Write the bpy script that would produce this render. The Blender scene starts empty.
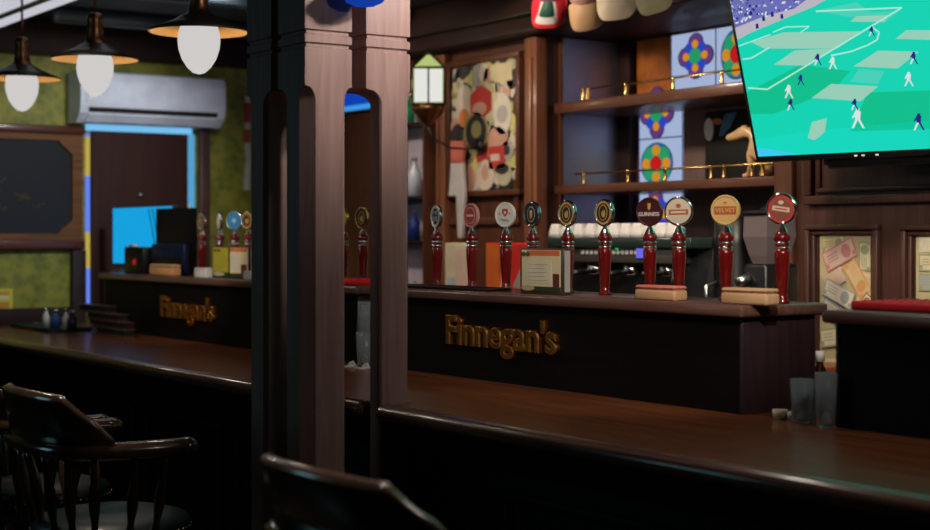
import bpy, bmesh, math, random
from mathutils import Vector, Matrix
random.seed(7)
C = bpy.context.scene.collection
PI = math.pi

# ------------------------------------------------------------------ camera frame (used to survey real positions)
F, CX, HY, TH, H = 1550.0, 465.0, 238.0, math.atan(1045 / 1550.0), 1.553
RX, RY = math.sin(TH), math.cos(TH)
FX, FY = -math.cos(TH), math.sin(TH)
def ray(u, v):
    a = (u - CX) / F
    return Vector((FX + a * RX, FY + a * RY, -(v - HY) / F))
EYE = Vector((0, 0, H))
def on_y(u, v, y): d = ray(u, v); return EYE + d * (y / d.y)
def on_x(u, v, x): d = ray(u, v); return EYE + d * (x / d.x)
def on_z(u, v, z): d = ray(u, v); return EYE + d * ((z - H) / d.z)
def on_plane(u, v, p, n): d = ray(u, v); return EYE + d * ((p - EYE).dot(n) / d.dot(n))

# ------------------------------------------------------------------ materials
def base_mat(name):
    m = bpy.data.materials.new(name); m.use_nodes = True
    return m, m.node_tree.nodes, m.node_tree.links, m.node_tree.nodes['Principled BSDF']
def plain(name, col, rough=.5, metal=0, coat=0, trans=0, ior=1.45, bump=0, bscale=60, var=.12, vscale=8, alpha=1):
    m, n, l, b = base_mat(name)
    b.inputs['Roughness'].default_value = rough; b.inputs['Metallic'].default_value = metal
    b.inputs['Coat Weight'].default_value = coat; b.inputs['Coat Roughness'].default_value = .06
    b.inputs['Transmission Weight'].default_value = trans; b.inputs['IOR'].default_value = ior
    tc = n.new('ShaderNodeTexCoord'); nz = n.new('ShaderNodeTexNoise'); nz.inputs['Scale'].default_value = vscale
    l.new(tc.outputs['Object'], nz.inputs['Vector'])
    rp = n.new('ShaderNodeValToRGB')
    rp.color_ramp.elements[0].position = .3; rp.color_ramp.elements[1].position = .7
    rp.color_ramp.elements[0].color = (*[c * (1 - var) for c in col], 1)
    rp.color_ramp.elements[1].color = (*[min(1, c * (1 + var)) for c in col], 1)
    l.new(nz.outputs['Fac'], rp.inputs['Fac']); l.new(rp.outputs['Color'], b.inputs['Base Color'])
    if bump:
        n2 = n.new('ShaderNodeTexNoise'); n2.inputs['Scale'].default_value = bscale
        l.new(tc.outputs['Object'], n2.inputs['Vector'])
        bp = n.new('ShaderNodeBump'); bp.inputs['Strength'].default_value = bump; bp.inputs['Distance'].default_value = .004
        l.new(n2.outputs['Fac'], bp.inputs['Height']); l.new(bp.outputs['Normal'], b.inputs['Normal'])
    return m
def wood(name, c1, c2, rough=.35, stretch=(1, 14, 14), scale=3.0, coat=.3, bump=.05):
    m, n, l, b = base_mat(name)
    b.inputs['Roughness'].default_value = rough
    b.inputs['Coat Weight'].default_value = coat; b.inputs['Coat Roughness'].default_value = .12
    b.inputs['Specular IOR Level'].default_value = .28
    tc = n.new('ShaderNodeTexCoord'); mp = n.new('ShaderNodeMapping'); mp.inputs['Scale'].default_value = stretch
    l.new(tc.outputs['Object'], mp.inputs['Vector'])
    nz = n.new('ShaderNodeTexNoise'); nz.inputs['Scale'].default_value = scale; nz.inputs['Detail'].default_value = 6
    nz.inputs['Distortion'].default_value = .6
    l.new(mp.outputs['Vector'], nz.inputs['Vector'])
    rp = n.new('ShaderNodeValToRGB'); rp.color_ramp.elements[0].position = .32; rp.color_ramp.elements[1].position = .68
    rp.color_ramp.elements[0].color = (*c1, 1); rp.color_ramp.elements[1].color = (*c2, 1)
    l.new(nz.outputs['Fac'], rp.inputs['Fac']); l.new(rp.outputs['Color'], b.inputs['Base Color'])
    if bump:
        bp = n.new('ShaderNodeBump'); bp.inputs['Strength'].default_value = bump; bp.inputs['Distance'].default_value = .003
        l.new(nz.outputs['Fac'], bp.inputs['Height']); l.new(bp.outputs['Normal'], b.inputs['Normal'])
    return m
def glow(name, col, s=1.0, rough=.9):
    m, n, l, b = base_mat(name)
    b.inputs['Base Color'].default_value = (.004, .004, .004, 1); b.inputs['Roughness'].default_value = rough
    b.inputs['Specular IOR Level'].default_value = 0
    b.inputs['Emission Color'].default_value = (*col, 1); b.inputs['Emission Strength'].default_value = s
    return m
def srgb(r, g, b):
    f = lambda c: c / 12.92 if c <= .04045 else ((c + .055) / 1.055) ** 2.4
    return (f(r / 255), f(g / 255), f(b / 255))
XG, ZG = (1, 14, 14), (14, 14, 1)   # grain along X / along Z
M = {}
M['post'] = wood('post_mahogany', (.24, .148, .135), (.34, .22, .20), .42, ZG, 2.5, .15)
M['bar_black'] = wood('bar_black_wood', (.0035, .0025, .0025), (.006, .004, .004), .55, XG, 3, .0)
M['bar_black'].node_tree.nodes['Principled BSDF'].inputs['Specular IOR Level'].default_value = .12
M['bar_end'] = wood('bar_end_wood', (.022, .012, .015), (.034, .018, .023), .45, ZG, 3, .1)
M['bar_lip'] = wood('bar_lip_wood', (.10, .05, .042), (.17, .085, .07), .3, XG, 3, .35)
M['counter'] = wood('counter_mahogany', (.12, .036, .013), (.24, .078, .028), .3, XG, 2.2, .3)
M['nosing'] = wood('nosing_mahogany', (.10, .045, .03), (.16, .075, .05), .25, XG, 3, .5)
M['panel'] = wood('wall_panel_mahogany', (.070, .024, .011), (.12, .044, .021), .45, ZG, 2.5, .1)
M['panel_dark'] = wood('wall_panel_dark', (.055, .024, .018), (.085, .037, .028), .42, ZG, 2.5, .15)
M['mould'] = wood('moulding_mahogany', (.085, .032, .019), (.135, .052, .031), .4, XG, 2.5, .2)
M['header'] = wood('header_wood', (.016, .006, .0045), (.028, .010, .007), .6, XG, 2.5, .1)
M['chair'] = wood('chair_dark_wood', (.034, .020, .013), (.06, .036, .023), .22, (8, 8, 2), 3, .8)
M['leather'] = plain('teal_leather', (.004, .013, .014), .45, coat=.03, bump=.25, bscale=140)
M['brass'] = plain('polished_brass', (.85, .50, .16), .25, 1, var=.08)
M['sign_brass'] = plain('sign_brass', (.72, .30, .06), .34, 1, var=.25, vscale=30)
M['nail'] = plain('nail_brass', (.75, .52, .28), .25, 1)
M['chrome'] = plain('polished_chrome', (.82, .80, .80), .12, 1, var=.05)
M['steel'] = plain('brushed_steel', (.45, .44, .43), .3, 1)
M['lacquer'] = wood('red_lacquer', (.085, .004, .006), (.20, .010, .008), .16, ZG, 3, 1.0, .0)
M['copper'] = plain('aged_copper', (.20, .09, .045), .35, .9, var=.3)
M['shade_top'] = plain('dark_bronze_enamel', (.035, .028, .024), .4, .4)
M['shade_in'] = plain('copper_shade_inside', (.90, .47, .14), .45, .0)
M['bulb'] = glow('lit_milk_glass', (1, .96, .93), .62)
M['black'] = plain('black_plastic', (.006, .006, .007), .35)
M['black_matte'] = plain('black_matte', (.004, .004, .004), .7)
M['white_plastic'] = plain('white_plastic', (.72, .77, .90), .35)
M['glass'] = plain('glass_sheen_tint', (.80, .92, 1.0), .07, trans=.82, ior=1.45, var=.02)  # bluish-white base stands in for reflections of screens and windows
M['white'] = plain('white_china', (.75, .74, .72), .25, coat=.3)
M['paper'] = plain('cream_paper', (.86, .74, .46), .7)
M['tan_wood'] = wood('pale_tan_wood', (.55, .33, .17), (.72, .46, .26), .5, XG, 3, .1)
M['red_mat'] = plain('red_rubber', (.85, .008, .018), .6)
M['pink_lid'] = plain('pink_lid', (.75, .22, .16), .5)
M['green_tray'] = plain('dark_green_tray', (.006, .03, .02), .3)
M['navy'] = plain('navy_plastic', (.006, .012, .05), .3)
M['amber'] = plain('amber_panel', (.45, .13, .012), .3, coat=.3, var=.45, vscale=9)
def col(name, c, rough=.55, **k):
    if name not in M: M[name] = plain(name, c, rough, **k)
    return M[name]
def lit(name, c, s=1.0):
    if name not in M: M[name] = glow(name, c, s)
    return M[name]
def wallpaper():
    m, n, l, b = base_mat('green_wallpaper'); b.inputs['Roughness'].default_value = .6
    tc = n.new('ShaderNodeTexCoord'); nz = n.new('ShaderNodeTexNoise'); nz.inputs['Scale'].default_value = 9; nz.inputs['Detail'].default_value = 8
    vo = n.new('ShaderNodeTexVoronoi'); vo.inputs['Scale'].default_value = 22
    l.new(tc.outputs['Object'], nz.inputs['Vector']); l.new(tc.outputs['Object'], vo.inputs['Vector'])
    mx = n.new('ShaderNodeMath'); mx.operation = 'MULTIPLY_ADD'; mx.inputs[1].default_value = .35
    l.new(vo.outputs['Distance'], mx.inputs[0]); l.new(nz.outputs['Fac'], mx.inputs[2])
    rp = n.new('ShaderNodeValToRGB'); rp.color_ramp.elements[0].position = .4; rp.color_ramp.elements[1].position = .8
    rp.color_ramp.elements[0].color = (.095, .125, .006, 1); rp.color_ramp.elements[1].color = (.28, .27, .03, 1)
    l.new(mx.outputs[0], rp.inputs['Fac']); l.new(rp.outputs['Color'], b.inputs['Base Color'])
    return m
M['wallpaper'] = wallpaper()
M['floor'] = wood('floor_boards', (.02, .012, .009), (.035, .02, .014), .4, XG, 2, .1)
M['ceiling'] = plain('dark_ceiling', (.012, .012, .015), .6)
M['mirror'] = plain('dark_mirror', (.40, .40, .48), .42, 1, var=.05)

# ------------------------------------------------------------------ mesh builder
class B:
    def __init__(s): s.bm = bmesh.new(); s.mats = []
    def mi(s, mat):
        if mat is None: return 0
        if mat not in s.mats: s.mats.append(mat)
        return s.mats.index(mat)
    def _tag(s, faces, mat, smooth):
        i = s.mi(mat)
        for f in faces: f.material_index = i; f.smooth = smooth
    def box(s, x0, x1, y0, y1, z0, z1, mat=None, bev=0.0, seg=2, mtx=None):
        t = bmesh.new()
        v = [t.verts.new((x, y, z)) for x in (min(x0, x1), max(x0, x1)) for y in (min(y0, y1), max(y0, y1)) for z in (min(z0, z1), max(z0, z1))]
        for q in ((0, 1, 3, 2), (4, 6, 7, 5), (0, 4, 5, 1), (2, 3, 7, 6), (0, 2, 6, 4), (1, 5, 7, 3)): t.faces.new([v[i] for i in q])
        if bev: bmesh.ops.bevel(t, geom=list(t.edges), offset=bev, segments=seg, profile=.5, affect='EDGES')
        s._merge(t, mat, mtx, bool(bev)); return s
    def _merge(s, t, mat, mtx=None, smooth=False):
        if mtx is not None: bmesh.ops.transform(t, matrix=mtx, verts=list(t.verts))
        bmesh.ops.recalc_face_normals(t, faces=list(t.faces))
        mp = {v: s.bm.verts.new(v.co) for v in t.verts}
        fs = []
        for f in t.faces:
            try: fs.append(s.bm.faces.new([mp[v] for v in f.verts]))
            except ValueError: pass
        s._tag(fs, mat, smooth); t.free()
    def lathe(s, prof, mat=None, seg=24, mtx=None, smooth=True):
        """profile [(r, z)...] about Z"""
        t = bmesh.new(); rings = []
        for r, z in prof:
            if r < 1e-6: rings.append([t.verts.new((0, 0, z))])
            else: rings.append([t.verts.new((r * math.cos(2 * PI * k / seg), r * math.sin(2 * PI * k / seg), z)) for k in range(seg)])
        for a, b in zip(rings, rings[1:]):
            for k in range(seg):
                k2 = (k + 1) % seg
                if len(a) == 1 and len(b) == 1: continue
                if len(a) == 1: t.faces.new((a[0], b[k], b[k2]))
                elif len(b) == 1: t.faces.new((a[k], a[k2], b[0]))
                else: t.faces.new((a[k], a[k2], b[k2], b[k]))
        s._merge(t, mat, mtx, smooth); return s
    def tube(s, pts, r, mat=None, seg=10, closed=False, flat=None, mtx=None):
        """round or flat (rx, rz) section swept along points"""
        t = bmesh.new(); pts = [Vector(p) for p in pts]; n = len(pts); rings = []
        up0 = None
        for i, p in enumerate(pts):
            if closed: d = pts[(i + 1) % n] - pts[i - 1]
            else: d = pts[min(i + 1, n - 1)] - pts[max(i - 1, 0)]
            d.normalize()
            if flat: up = Vector((0, 0, 1))
            else: up = Vector((0, 0, 1)) if abs(d.z) < .95 else Vector((1, 0, 0))
            if up0 is not None and not flat: up = up0
            a = d.cross(up)
            if a.length < 1e-5: a = d.cross(Vector((1, 0, 0)))
            a.normalize(); b = a.cross(d).normalized(); up0 = b
            ri = r[i] if isinstance(r, (list, tuple)) else r
            rx, rz = flat if flat else (ri, ri)
            rings.append([t.verts.new(p + a * (rx * math.cos(2 * PI * k / seg)) + b * (rz * math.sin(2 * PI * k / seg))) for k in range(seg)])
        m = n if closed else n - 1
        for i in range(m):
            A, Bq = rings[i], rings[(i + 1) % n]
            for k in range(seg):
                k2 = (k + 1) % seg; t.faces.new((A[k], A[k2], Bq[k2], Bq[k]))
        if not closed:
            t.faces.new(rings[0]); t.faces.new(rings[-1])
        s._merge(t, mat, mtx, True); return s
    def prism(s, poly, depth, mat=None, mtx=None, bev=0.0, smooth=False):
        """2D polygon in XY extruded along Z by depth (centre of extrusion from 0 to depth)"""
        t = bmesh.new(); n = len(poly)
        a = [t.verts.new((x, y, 0)) for x, y in poly]; b = [t.verts.new((x, y, depth)) for x, y in poly]
        t.faces.new(a); t.faces.new(b)
        for k in range(n): t.faces.new((a[k], a[(k + 1) % n], b[(k + 1) % n], b[k]))
        if bev: bmesh.ops.bevel(t, geom=list(t.edges), offset=bev, segments=2, profile=.5, affect='EDGES')
        s._merge(t, mat, mtx, smooth); return s
    def loft(s, rings, mat=None, cap=True, closed_ring=True, smooth=False, mtx=None):
        t = bmesh.new(); R = [[t.verts.new(p) for p in r] for r in rings]; n = len(R[0])
        for A, Bq in zip(R, R[1:]):
            for k in range(n if closed_ring else n - 1):
                k2 = (k + 1) % n
                t.faces.new((A[k], A[k2], Bq[k2], Bq[k]))
        if cap: t.faces.new(R[0]); t.faces.new(R[-1])
        bmesh.ops.remove_doubles(t, verts=list(t.verts), dist=1e-5)
        s._merge(t, mat, mtx, smooth); return s
    def ball(s, c, r, mat=None, seg=16, rings=10, mtx=None):
        rx, ry, rz = r if isinstance(r, (tuple, list)) else (r, r, r)
        prof = [(math.sin(PI * k / rings), -math.cos(PI * k / rings)) for k in range(rings + 1)]
        prof[0] = (0, -1); prof[-1] = (0, 1)
        mm = Matrix.Translation(c) @ Matrix.Diagonal((rx, ry, rz, 1))
        s.lathe(prof, mat, seg, mm if mtx is None else mtx @ mm); return s
    def face(s, pts, mat=None):
        vs = [s.bm.verts.new(p) for p in pts]
        try: f = s.bm.faces.new(vs)
        except ValueError: return s
        s._tag([f], mat, False); return s
    def text(s, body, size, ext, mat, mtx, width=None, bevel=0.0, offset=0.0):
        cu = bpy.data.curves.new('lettering', 'FONT'); cu.body = body; cu.size = size; cu.extrude = ext
        cu.bevel_depth = bevel; cu.bevel_resolution = 2; cu.offset = offset; cu.resolution_u = 6
        cu.align_x = 'CENTER'; cu.align_y = 'CENTER'
        o = bpy.data.objects.new('lettering', cu); C.objects.link(o)
        dg = bpy.context.evaluated_depsgraph_get(); dg.update()
        me = bpy.data.meshes.new_from_object(o.evaluated_get(dg))
        bpy.data.objects.remove(o); bpy.data.curves.remove(cu)
        t = bmesh.new(); t.from_mesh(me); bpy.data.meshes.remove(me)
        if width:
            xs = [v.co.x for v in t.verts]; k = width / (max(xs) - min(xs)); c = (max(xs) + min(xs)) / 2
            for v in t.verts: v.co.x = (v.co.x - c) * k
        s._merge(t, mat, mtx, False); return s
    def build(s, name, mat=None, parent=None, world=True):
        """links as ONE mesh object; world coordinates are made local to the parent's location"""
        me = bpy.data.meshes.new(name); off = None
        if parent is not None and world:
            off = Vector((0, 0, 0)); p = parent
            while p is not None: off = off + p.location; p = p.parent
            bmesh.ops.translate(s.bm, vec=-off, verts=list(s.bm.verts))
        s.bm.to_mesh(me); s.bm.free()
        ms = s.mats if s.mats else [mat]
        for m in ms: me.materials.append(m if m else mat)
        o = bpy.data.objects.new(name, me); C.objects.link(o)
        if parent is not None: o.parent = parent
        return o
def recenter(o):
    """put a single mesh thing's origin at its base centre"""
    xs = [v.co for v in o.data.vertices]
    c = Vector(((min(v.x for v in xs) + max(v.x for v in xs)) / 2, (min(v.y for v in xs) + max(v.y for v in xs)) / 2, min(v.z for v in xs)))
    for v in o.data.vertices: v.co -= c
    o.location = c; return o
def tag(o, label=None, cat=None, group=None, kind=None):
    if label: o['label'] = label
    if cat: o['category'] = cat
    if group: o['group'] = group
    if kind: o['kind'] = kind
    return o
def thing(name, label, cat, loc=(0, 0, 0), rz=0, group=None):
    o = bpy.data.objects.new(name, None); C.objects.link(o); o.location = loc; o.rotation_euler = (0, 0, rz)
    o.empty_display_size = .1
    return tag(o, label, cat, group)
def struct(name, b, mat=None, parent=None):
    o = b.build(name, mat, parent)
    if parent is None: o['kind'] = 'structure'; o['label'] = name.replace('_', ' '); o['category'] = name.split('_')[0]
    return o
def copy_tree(o, parent=None):
    c = o.copy(); C.objects.link(c)
    if parent is not None: c.parent = parent
    for ch in list(o.children): copy_tree(ch, c)
    return c
def face_mtx(origin, xdir, ydir):
    """local x -> xdir, local y -> ydir, local z -> their cross product"""
    x = Vector(xdir).normalized(); y = Vector(ydir).normalized(); z = x.cross(y)
    m = Matrix((x, y, z)).transposed().to_4x4(); m.translation = Vector(origin); return m
FRONT = lambda p: face_mtx(p, (1, 0, 0), (0, 0, 1))      # a plane facing -Y (towards the customers)
ENDW = lambda p: face_mtx(p, (0, 1, 0), (0, 0, 1))       # a plane facing +X (the end wall)

# ------------------------------------------------------------------ setting
EX, BY, CZ = -8.5, 4.5, 2.75          # end wall plane, back wall plane, ceiling
NXL, NXR, NY = -5.962, -4.43, 4.98    # back bar niche
struct('floor', B().box(EX - .1, .8, -1.2, 5.1, -.1, 0), M['floor'])
struct('ceiling', B().box(EX - .1, .8, -1.2, 5.1, CZ, CZ + .1), M['ceiling'])
struct('wall_end', B().box(EX - .1, EX, -1.2, 5.1, 0, CZ), M['wallpaper'])
b = B()
b.box(EX, NXL - .02, BY, BY + .08, 0, CZ)
b.box(NXL - .02, NXR + .02, NY, NY + .08, 0, CZ)
b.box(NXR + .02, .8, BY, BY + .08, 0, CZ)
b.box(NXL - .02, NXL - .001, BY + .08, NY, 0, CZ)
b.box(NXR + .001, NXR + .02, BY + .08, NY, 0, CZ)
struct('wall_back', b, M['panel'])
# end wall woodwork: dark soffit, rail under the wallpaper, pilaster and jambs beside the door
zt = on_x(60, 57, EX).z
struct('trim_1', B().box(EX, EX + .14, -1.2, BY, zt, CZ, bev=.008), M['header'])
b = B().box(EX, EX + .035, -1.2, on_x(70, 300, EX).y, 1.06, 1.165, bev=.006)
b.box(EX, EX + .02, -1.2, on_x(70, 300, EX).y, 0, 1.06)
struct('trim_2', b, M['header'])
b = B().box(EX, EX + .04, on_x(70, 200, EX).y, on_x(84, 200, EX).y, 0, on_x(84, 250, EX).z, bev=.005)
struct('trim_3', b, M['header'])
M['door'] = wood('door_wood', (.030, .009, .006), (.046, .014, .009), .7, ZG, 2, 0)
M['jamb'] = wood('jamb_wood', (.07, .03, .026), (.10, .045, .038), .4, ZG, 2, .2)
# door with LED edging
dy0, dy1, dz1 = on_x(90, 200, EX).y, on_x(186, 200, EX).y, on_x(120, 132, EX).z
door = B().box(EX + .004, EX + .03, dy0, dy1, .005, dz1, bev=.004).build('door_1', M['door'])
tag(door, 'dark brown door edged with blue light strips', 'door', kind='structure')
b = B().box(EX, EX + .05, on_x(197, 200, EX).y, on_x(207, 200, EX).y, 0, dz1 + .06, bev=.005)
b.build('door_jamb', M['jamb'], door)
B().ball((EX + .034, on_x(138, 195, EX).y, on_x(138, 195, EX).z), .018, M['steel']).build('peephole', M['steel'], door)
LB, LY, LC = glow('led_blue', srgb(105, 140, 255), .9), glow('led_yellow', srgb(215, 190, 90), .75), glow('led_cyan', srgb(125, 200, 250), .9)
LS = glow('led_pale_blue', srgb(95, 175, 225), .8)
ya, yb = on_x(85, 200, EX).y, on_x(88.3, 200, EX).y
for v0, v1, m in ((134, 137, LB), (137, 176, LY), (176, 232, LB), (232, 268, LY), (268, 303, LB)):
    B().box(EX + .005, EX + .025, ya, yb, on_x(87, v0, EX).z, on_x(87, v1, EX).z, m).build('light_strip', m, door)
zb = on_x(120, 134, EX).z
B().box(EX + .005, EX + .028, ya, on_x(190, 200, EX).y, dz1, dz1 + .045, LC).build('light_strip', LC, door)
B().box(EX + .005, EX + .03, on_x(186, 200, EX).y, on_x(192.5, 200, EX).y, .9, dz1, LS).build('light_strip', LS, door)

# back wall woodwork
def pilaster(name, x0, x1, zt=2.52, d=.07, mat=None):
    b = B().box(x0, x1, BY - d, BY, 0, zt, bev=.006)
    w = x1 - x0
    b.box(x0 + w * .28, x1 - w * .28, BY - d - .012, BY - d + .004, .15, zt - .1, bev=.004)
    return struct(name, b, mat or M['panel'])
M['column'] = wood('column_mahogany', (.17, .062, .028), (.25, .10, .048), .4, ZG, 2.5, .15)
pilaster('trim_4', on_y(524, 100, BY - .07).x, NXL - .001, mat=M['column'])
pilaster('trim_5', on_y(425, 150, BY - .07).x, on_y(441, 150, BY - .07).x, d=.05, mat=M['column'])
# header over the back bar with crown moulding
b = B().box(EX + .14, .8, 4.34, NY, 2.53, CZ, bev=.006).box(EX + .14, .8, 4.29, 4.34, 2.60, CZ, bev=.012)
struct('trim_6', b, M['header'])
# moulding frame around the collage on the left panel
def rect_frame(b, x0, x1, z0, z1, y, w=.03, d=.02, bev=.005):
    b.box(x0, x1, y - d, y, z1 - w, z1, bev=bev); b.box(x0, x1, y - d, y, z0, z0 + w, bev=bev)
    b.box(x0, x0 + w, y - d, y, z0 + w, z1 - w, bev=bev); b.box(x1 - w, x1, y - d, y, z0 + w, z1 - w, bev=bev)
    return b
b = B(); rect_frame(b, on_y(444, 44, BY).x, on_y(521, 40, BY).x, 1.62, 2.47, BY, .035, .022)
struct('trim_7', b, M['mould'])
# right wall: raised panel mouldings
b = B()
xl = on_y(809, 200, BY).x; xr = xl + 1.5
rect_frame(b, xl, xr, on_y(812, 205, BY).z, 2.45, BY, .035, .03); rect_frame(b, xl + .05, xr - .05, on_y(812, 205, BY).z + .045, 2.40, BY, .02, .016)
struct('trim_8', b, M['panel_dark'])
for i, u in enumerate((809, 905)):
    x0 = on_y(u, 225, BY).x; x1 = x0 + .365
    b = B(); rect_frame(b, x0, x1, .6, on_y(u, 224.5, BY).z, BY, .022, .03); rect_frame(b, x0 + .026, x1 - .026, .626, on_y(u, 224.5, BY).z - .026, BY, .016, .018)
    struct('trim_%d' % (9 + i), b, M['panel_dark'])
# right panelling skin over the wall (darker, cooler than the left)
struct('trim_11', B().box(NXR + .002, .8, BY - .002, BY + .002, 0, 2.53), M['panel_dark'])
struct('trim_12', B().box(NXR - .002, on_y(797, 180, BY).x, BY - .03, BY + .02, 0, 2.53, bev=.006), M['panel'])
# niche lining: glossy side panel, amber panel
struct('trim_13', B().box(NXL, NXL + .008, BY + .09, NY, 1.1, 2.52), M['mirror'])
struct('trim_14', B().box(NXL + .008, on_y(637, 60, NY).x, NY - .05, NY, 1.1, 2.52, bev=.004), M['header'])
struct('trim_15', B().box(on_y(637.5, 60, NY - .01).x, on_y(671, 60, NY - .01).x, NY - .012, NY, 2.24, 2.52), M['amber'])
struct('trim_16', B().box(on_y(683, 150, NY - .02).x, NXR, NY - .02, NY, 1.1, 2.24), wood('niche_back_wood', (.13, .085, .075), (.18, .12, .105), .45, ZG, 2, .1))

# ceiling: white twin strip light at the far left, thin beams
cl = thing('ceiling_light', 'long white twin panel light on the dark ceiling above the end of the bar', 'ceiling light', (-7.1, 2.46, CZ))
PW = glow('ceiling_panel_lit', srgb(205, 205, 215), .9)
B().box(-8.33, -5.9, 2.467, 2.58, 2.68, CZ, bev=.004).build('diffuser', PW, cl)
B().box(-8.33, -5.9, 2.362, 2.425, 2.68, CZ, bev=.004).build('diffuser', PW, cl)
B().box(-8.34, -5.89, 2.426, 2.466, 2.672, CZ, bev=.004).build('divider', M['black'], cl)
for i, x in enumerate((-7.9, -6.9, -5.9)):
    struct('trim_%d' % (17 + i), B().box(x - .05, x + .05, 2.75, 4.28, 2.68, CZ, bev=.01), col('beam_teal', (.02, .035, .045), .4))

# ------------------------------------------------------------------ bar counter (notched round the post)
CT = 1.07; CY0, CY1 = 2.305, 3.5
PX0, PX1, PY0, PY1 = -4.213, -3.846, 2.053, 2.399
XB0, XB1 = EX + .05, -.95
counter = thing('bar_counter', 'long dark mahogany bar counter with a rounded front edge', 'bar counter', (-4.5, 2.9, 0))
g = .004
LX0, LX1 = -3.92, PX1 + g      # the counter is cut only round the rear leg of the post
poly = [(XB0, CY0), (LX0, CY0), (LX0, PY1 + g), (LX1, PY1 + g), (LX1, CY0), (XB1, CY0), (XB1, CY1), (XB0, CY1)]
B().prism(poly, .04, mtx=Matrix.Translation((0, 0, CT - .04))).build('countertop', M['counter'], counter)
for x0, x1 in ((XB0, LX0), (LX1, XB1)):
    prof = [(-.036 * math.sin(t) , .026 * math.cos(t)) for t in [PI * k / 10 for k in range(11)]]
    ring = lambda x, r=1: [(x, CY0 + p[0] * r, CT - .022 + p[1] * r + .002) for p in prof] + [(x, CY0 + .012, CT - .046), (x, CY0 + .012, CT + .004)]
    rr = [ring(x0 + .004, .55), ring(x0 + .012, .85), ring(x0 + .025), ring(x1 - .025), ring(x1 - .012, .85), ring(x1 - .004, .55)]
    B().loft(rr, smooth=True).build('nosing', M['nosing'], counter)
    b = B().loft([[(x, CY0 - .015, CT - .05), (x, CY0 + .05, CT - .05), (x, CY0 + .05, CT - .12), (x, CY0 + .03, CT - .12), (x, CY0 + .01, CT - .085)] for x in (x0 + .01, x1 - .01)])
    b.build('cove_moulding', M['bar_black'], counter)
B().box(XB0, XB1, CY0 + .105, CY0 + .135, .08, CT - .04).build('front_panel', M['bar_black'], counter)
B().box(XB0, XB1, CY0 + .13, CY0 + .16, 0, .08).build('plinth', M['black_matte'], counter)
B().box(XB0, XB1, CY1 - .05, CY1 - .02, 0, CT - .04).build('rear_panel', M['bar_black'], counter)
x = XB0 + .15
while x < XB1 - .7:
    if not (x < PX1 + .02 and x + .7 > PX0 - .02):
        b = B(); rect_frame(b, x, x + .7, .2, .88, CY0 + .105, .03, .012, .004); b.build('raised_panel', M['bar_black'], counter)
    x += .82
b = B().tube([(XB0 + .1, 2.18, .16), (PX0 - .15, 2.18, .16)], .022, M['brass'])
b.tube([(PX1 + .15, 2.18, .16), (XB1 - .1, 2.18, .16)], .022, M['brass'])
for x in (-8.2, -7.2, -6.2, -5.2, -4.45, -3.6, -2.7, -1.8, -1.1): b.tube([(x, 2.18, .16), (x, CY0 + .11, .16)], .012, M['brass'])
b.build('foot_rail', M['brass'], counter)

# ------------------------------------------------------------------ post (three stop-chamfered legs with slots between)
post = thing('support_post', 'tall square brown wooden post of bundled legs rising through the bar edge', 'post', ((PX0 + PX1) / 2, (PY0 + PY1) / 2, 0))
ZS = on_x(330, 86, PX1).z
def leg_ring(x0, x1, y0, y1, z, c):
    return [(x0 + c[0], y0, z), (x1 - c[1], y0, z), (x1, y0 + c[1], z), (x1, y1 - c[2], z), (x1 - c[2], y1, z), (x0 + c[3], y1, z), (x0, y1 - c[3], z), (x0, y0 + c[0], z)]
def post_leg(up, lo, ch, zt=CZ - .005):
    """up/lo: (x0,x1,y0,y1) above and below the rounded slot top; ch: chamfers below"""
    b = B(); rr = []
    e = 1e-4
    for k in range(2): rr.append(leg_ring(*lo, (0, 1.0)[k], ch))
    rr[1] = leg_ring(*lo, ZS - .045, ch)
    for k in range(1, 9):
        t = k / 8; q = 1 - math.sqrt(max(0, 1 - t * t))        # quarter-round stop
        d = [a + (bb - a) * q for a, bb in zip(lo, up)]
        rr.append(leg_ring(*d, ZS - .045 + .045 * t, [max(e, c * (1 - q)) for c in ch]))
    z = ZS
    for zg in (on_x(330, 46, PX1).z, on_x(330, 33, PX1).z):     # two grooves round the head
        for dz, dd in ((-.008, 0), (-.004, .007), (.004, .007), (.008, 0)):
            rr.append(leg_ring(up[0] + dd, up[1] - dd, up[2] + dd, up[3] - dd, zg + dz, [e] * 4))
    rr.append(leg_ring(*up, zt, [e] * 4))
    return b.loft(rr)
gx0, gx1 = -4.055, -4.011; gy0, gy1 = 2.204, 2.251
post_leg((PX0, gx0, PY0, gy0), (PX0, -4.094, PY0, 2.165), (.03, .012, .012, .03)).build('leg', M['post'], post)
post_leg((gx1, PX1, PY0, gy0), (-3.967, PX1, PY0, 2.186), (.012, .034, .012, .012)).build('leg', M['post'], post)
post_leg((gx1, PX1, gy1, PY1), (-3.915, PX1, 2.298, PY1), (.012, .005, .014, .012)).build('leg', M['post'], post)
# small blue-glass lamp clamped to the post, its foot just in the picture
p = on_x(360, 4, PX1 + .05)
lamp = thing('clip_lamp', 'small blue glass lamp with a chrome rim fixed high on the wooden post', 'lamp', (PX1 + .075, p.y, p.z - .01))
B().lathe([(0, .0), (.03, .002), (.052, .012), (.066, .035), (.066, .05), (0, .05)], mtx=Matrix.Translation(lamp.location)).build('bowl', glow('blue_lamp_glass', srgb(20, 70, 190), .7), lamp)
B().lathe([(.066, .034), (.073, .038), (.073, .046), (.066, .052)], mtx=Matrix.Translation(lamp.location)).build('rim', M['chrome'], lamp)
B().box(PX1 - .001, PX1 + .075, p.y - .012, p.y + .012, p.z + .04, p.z + .062, bev=.003).build('bracket', M['chrome'], lamp)

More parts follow.
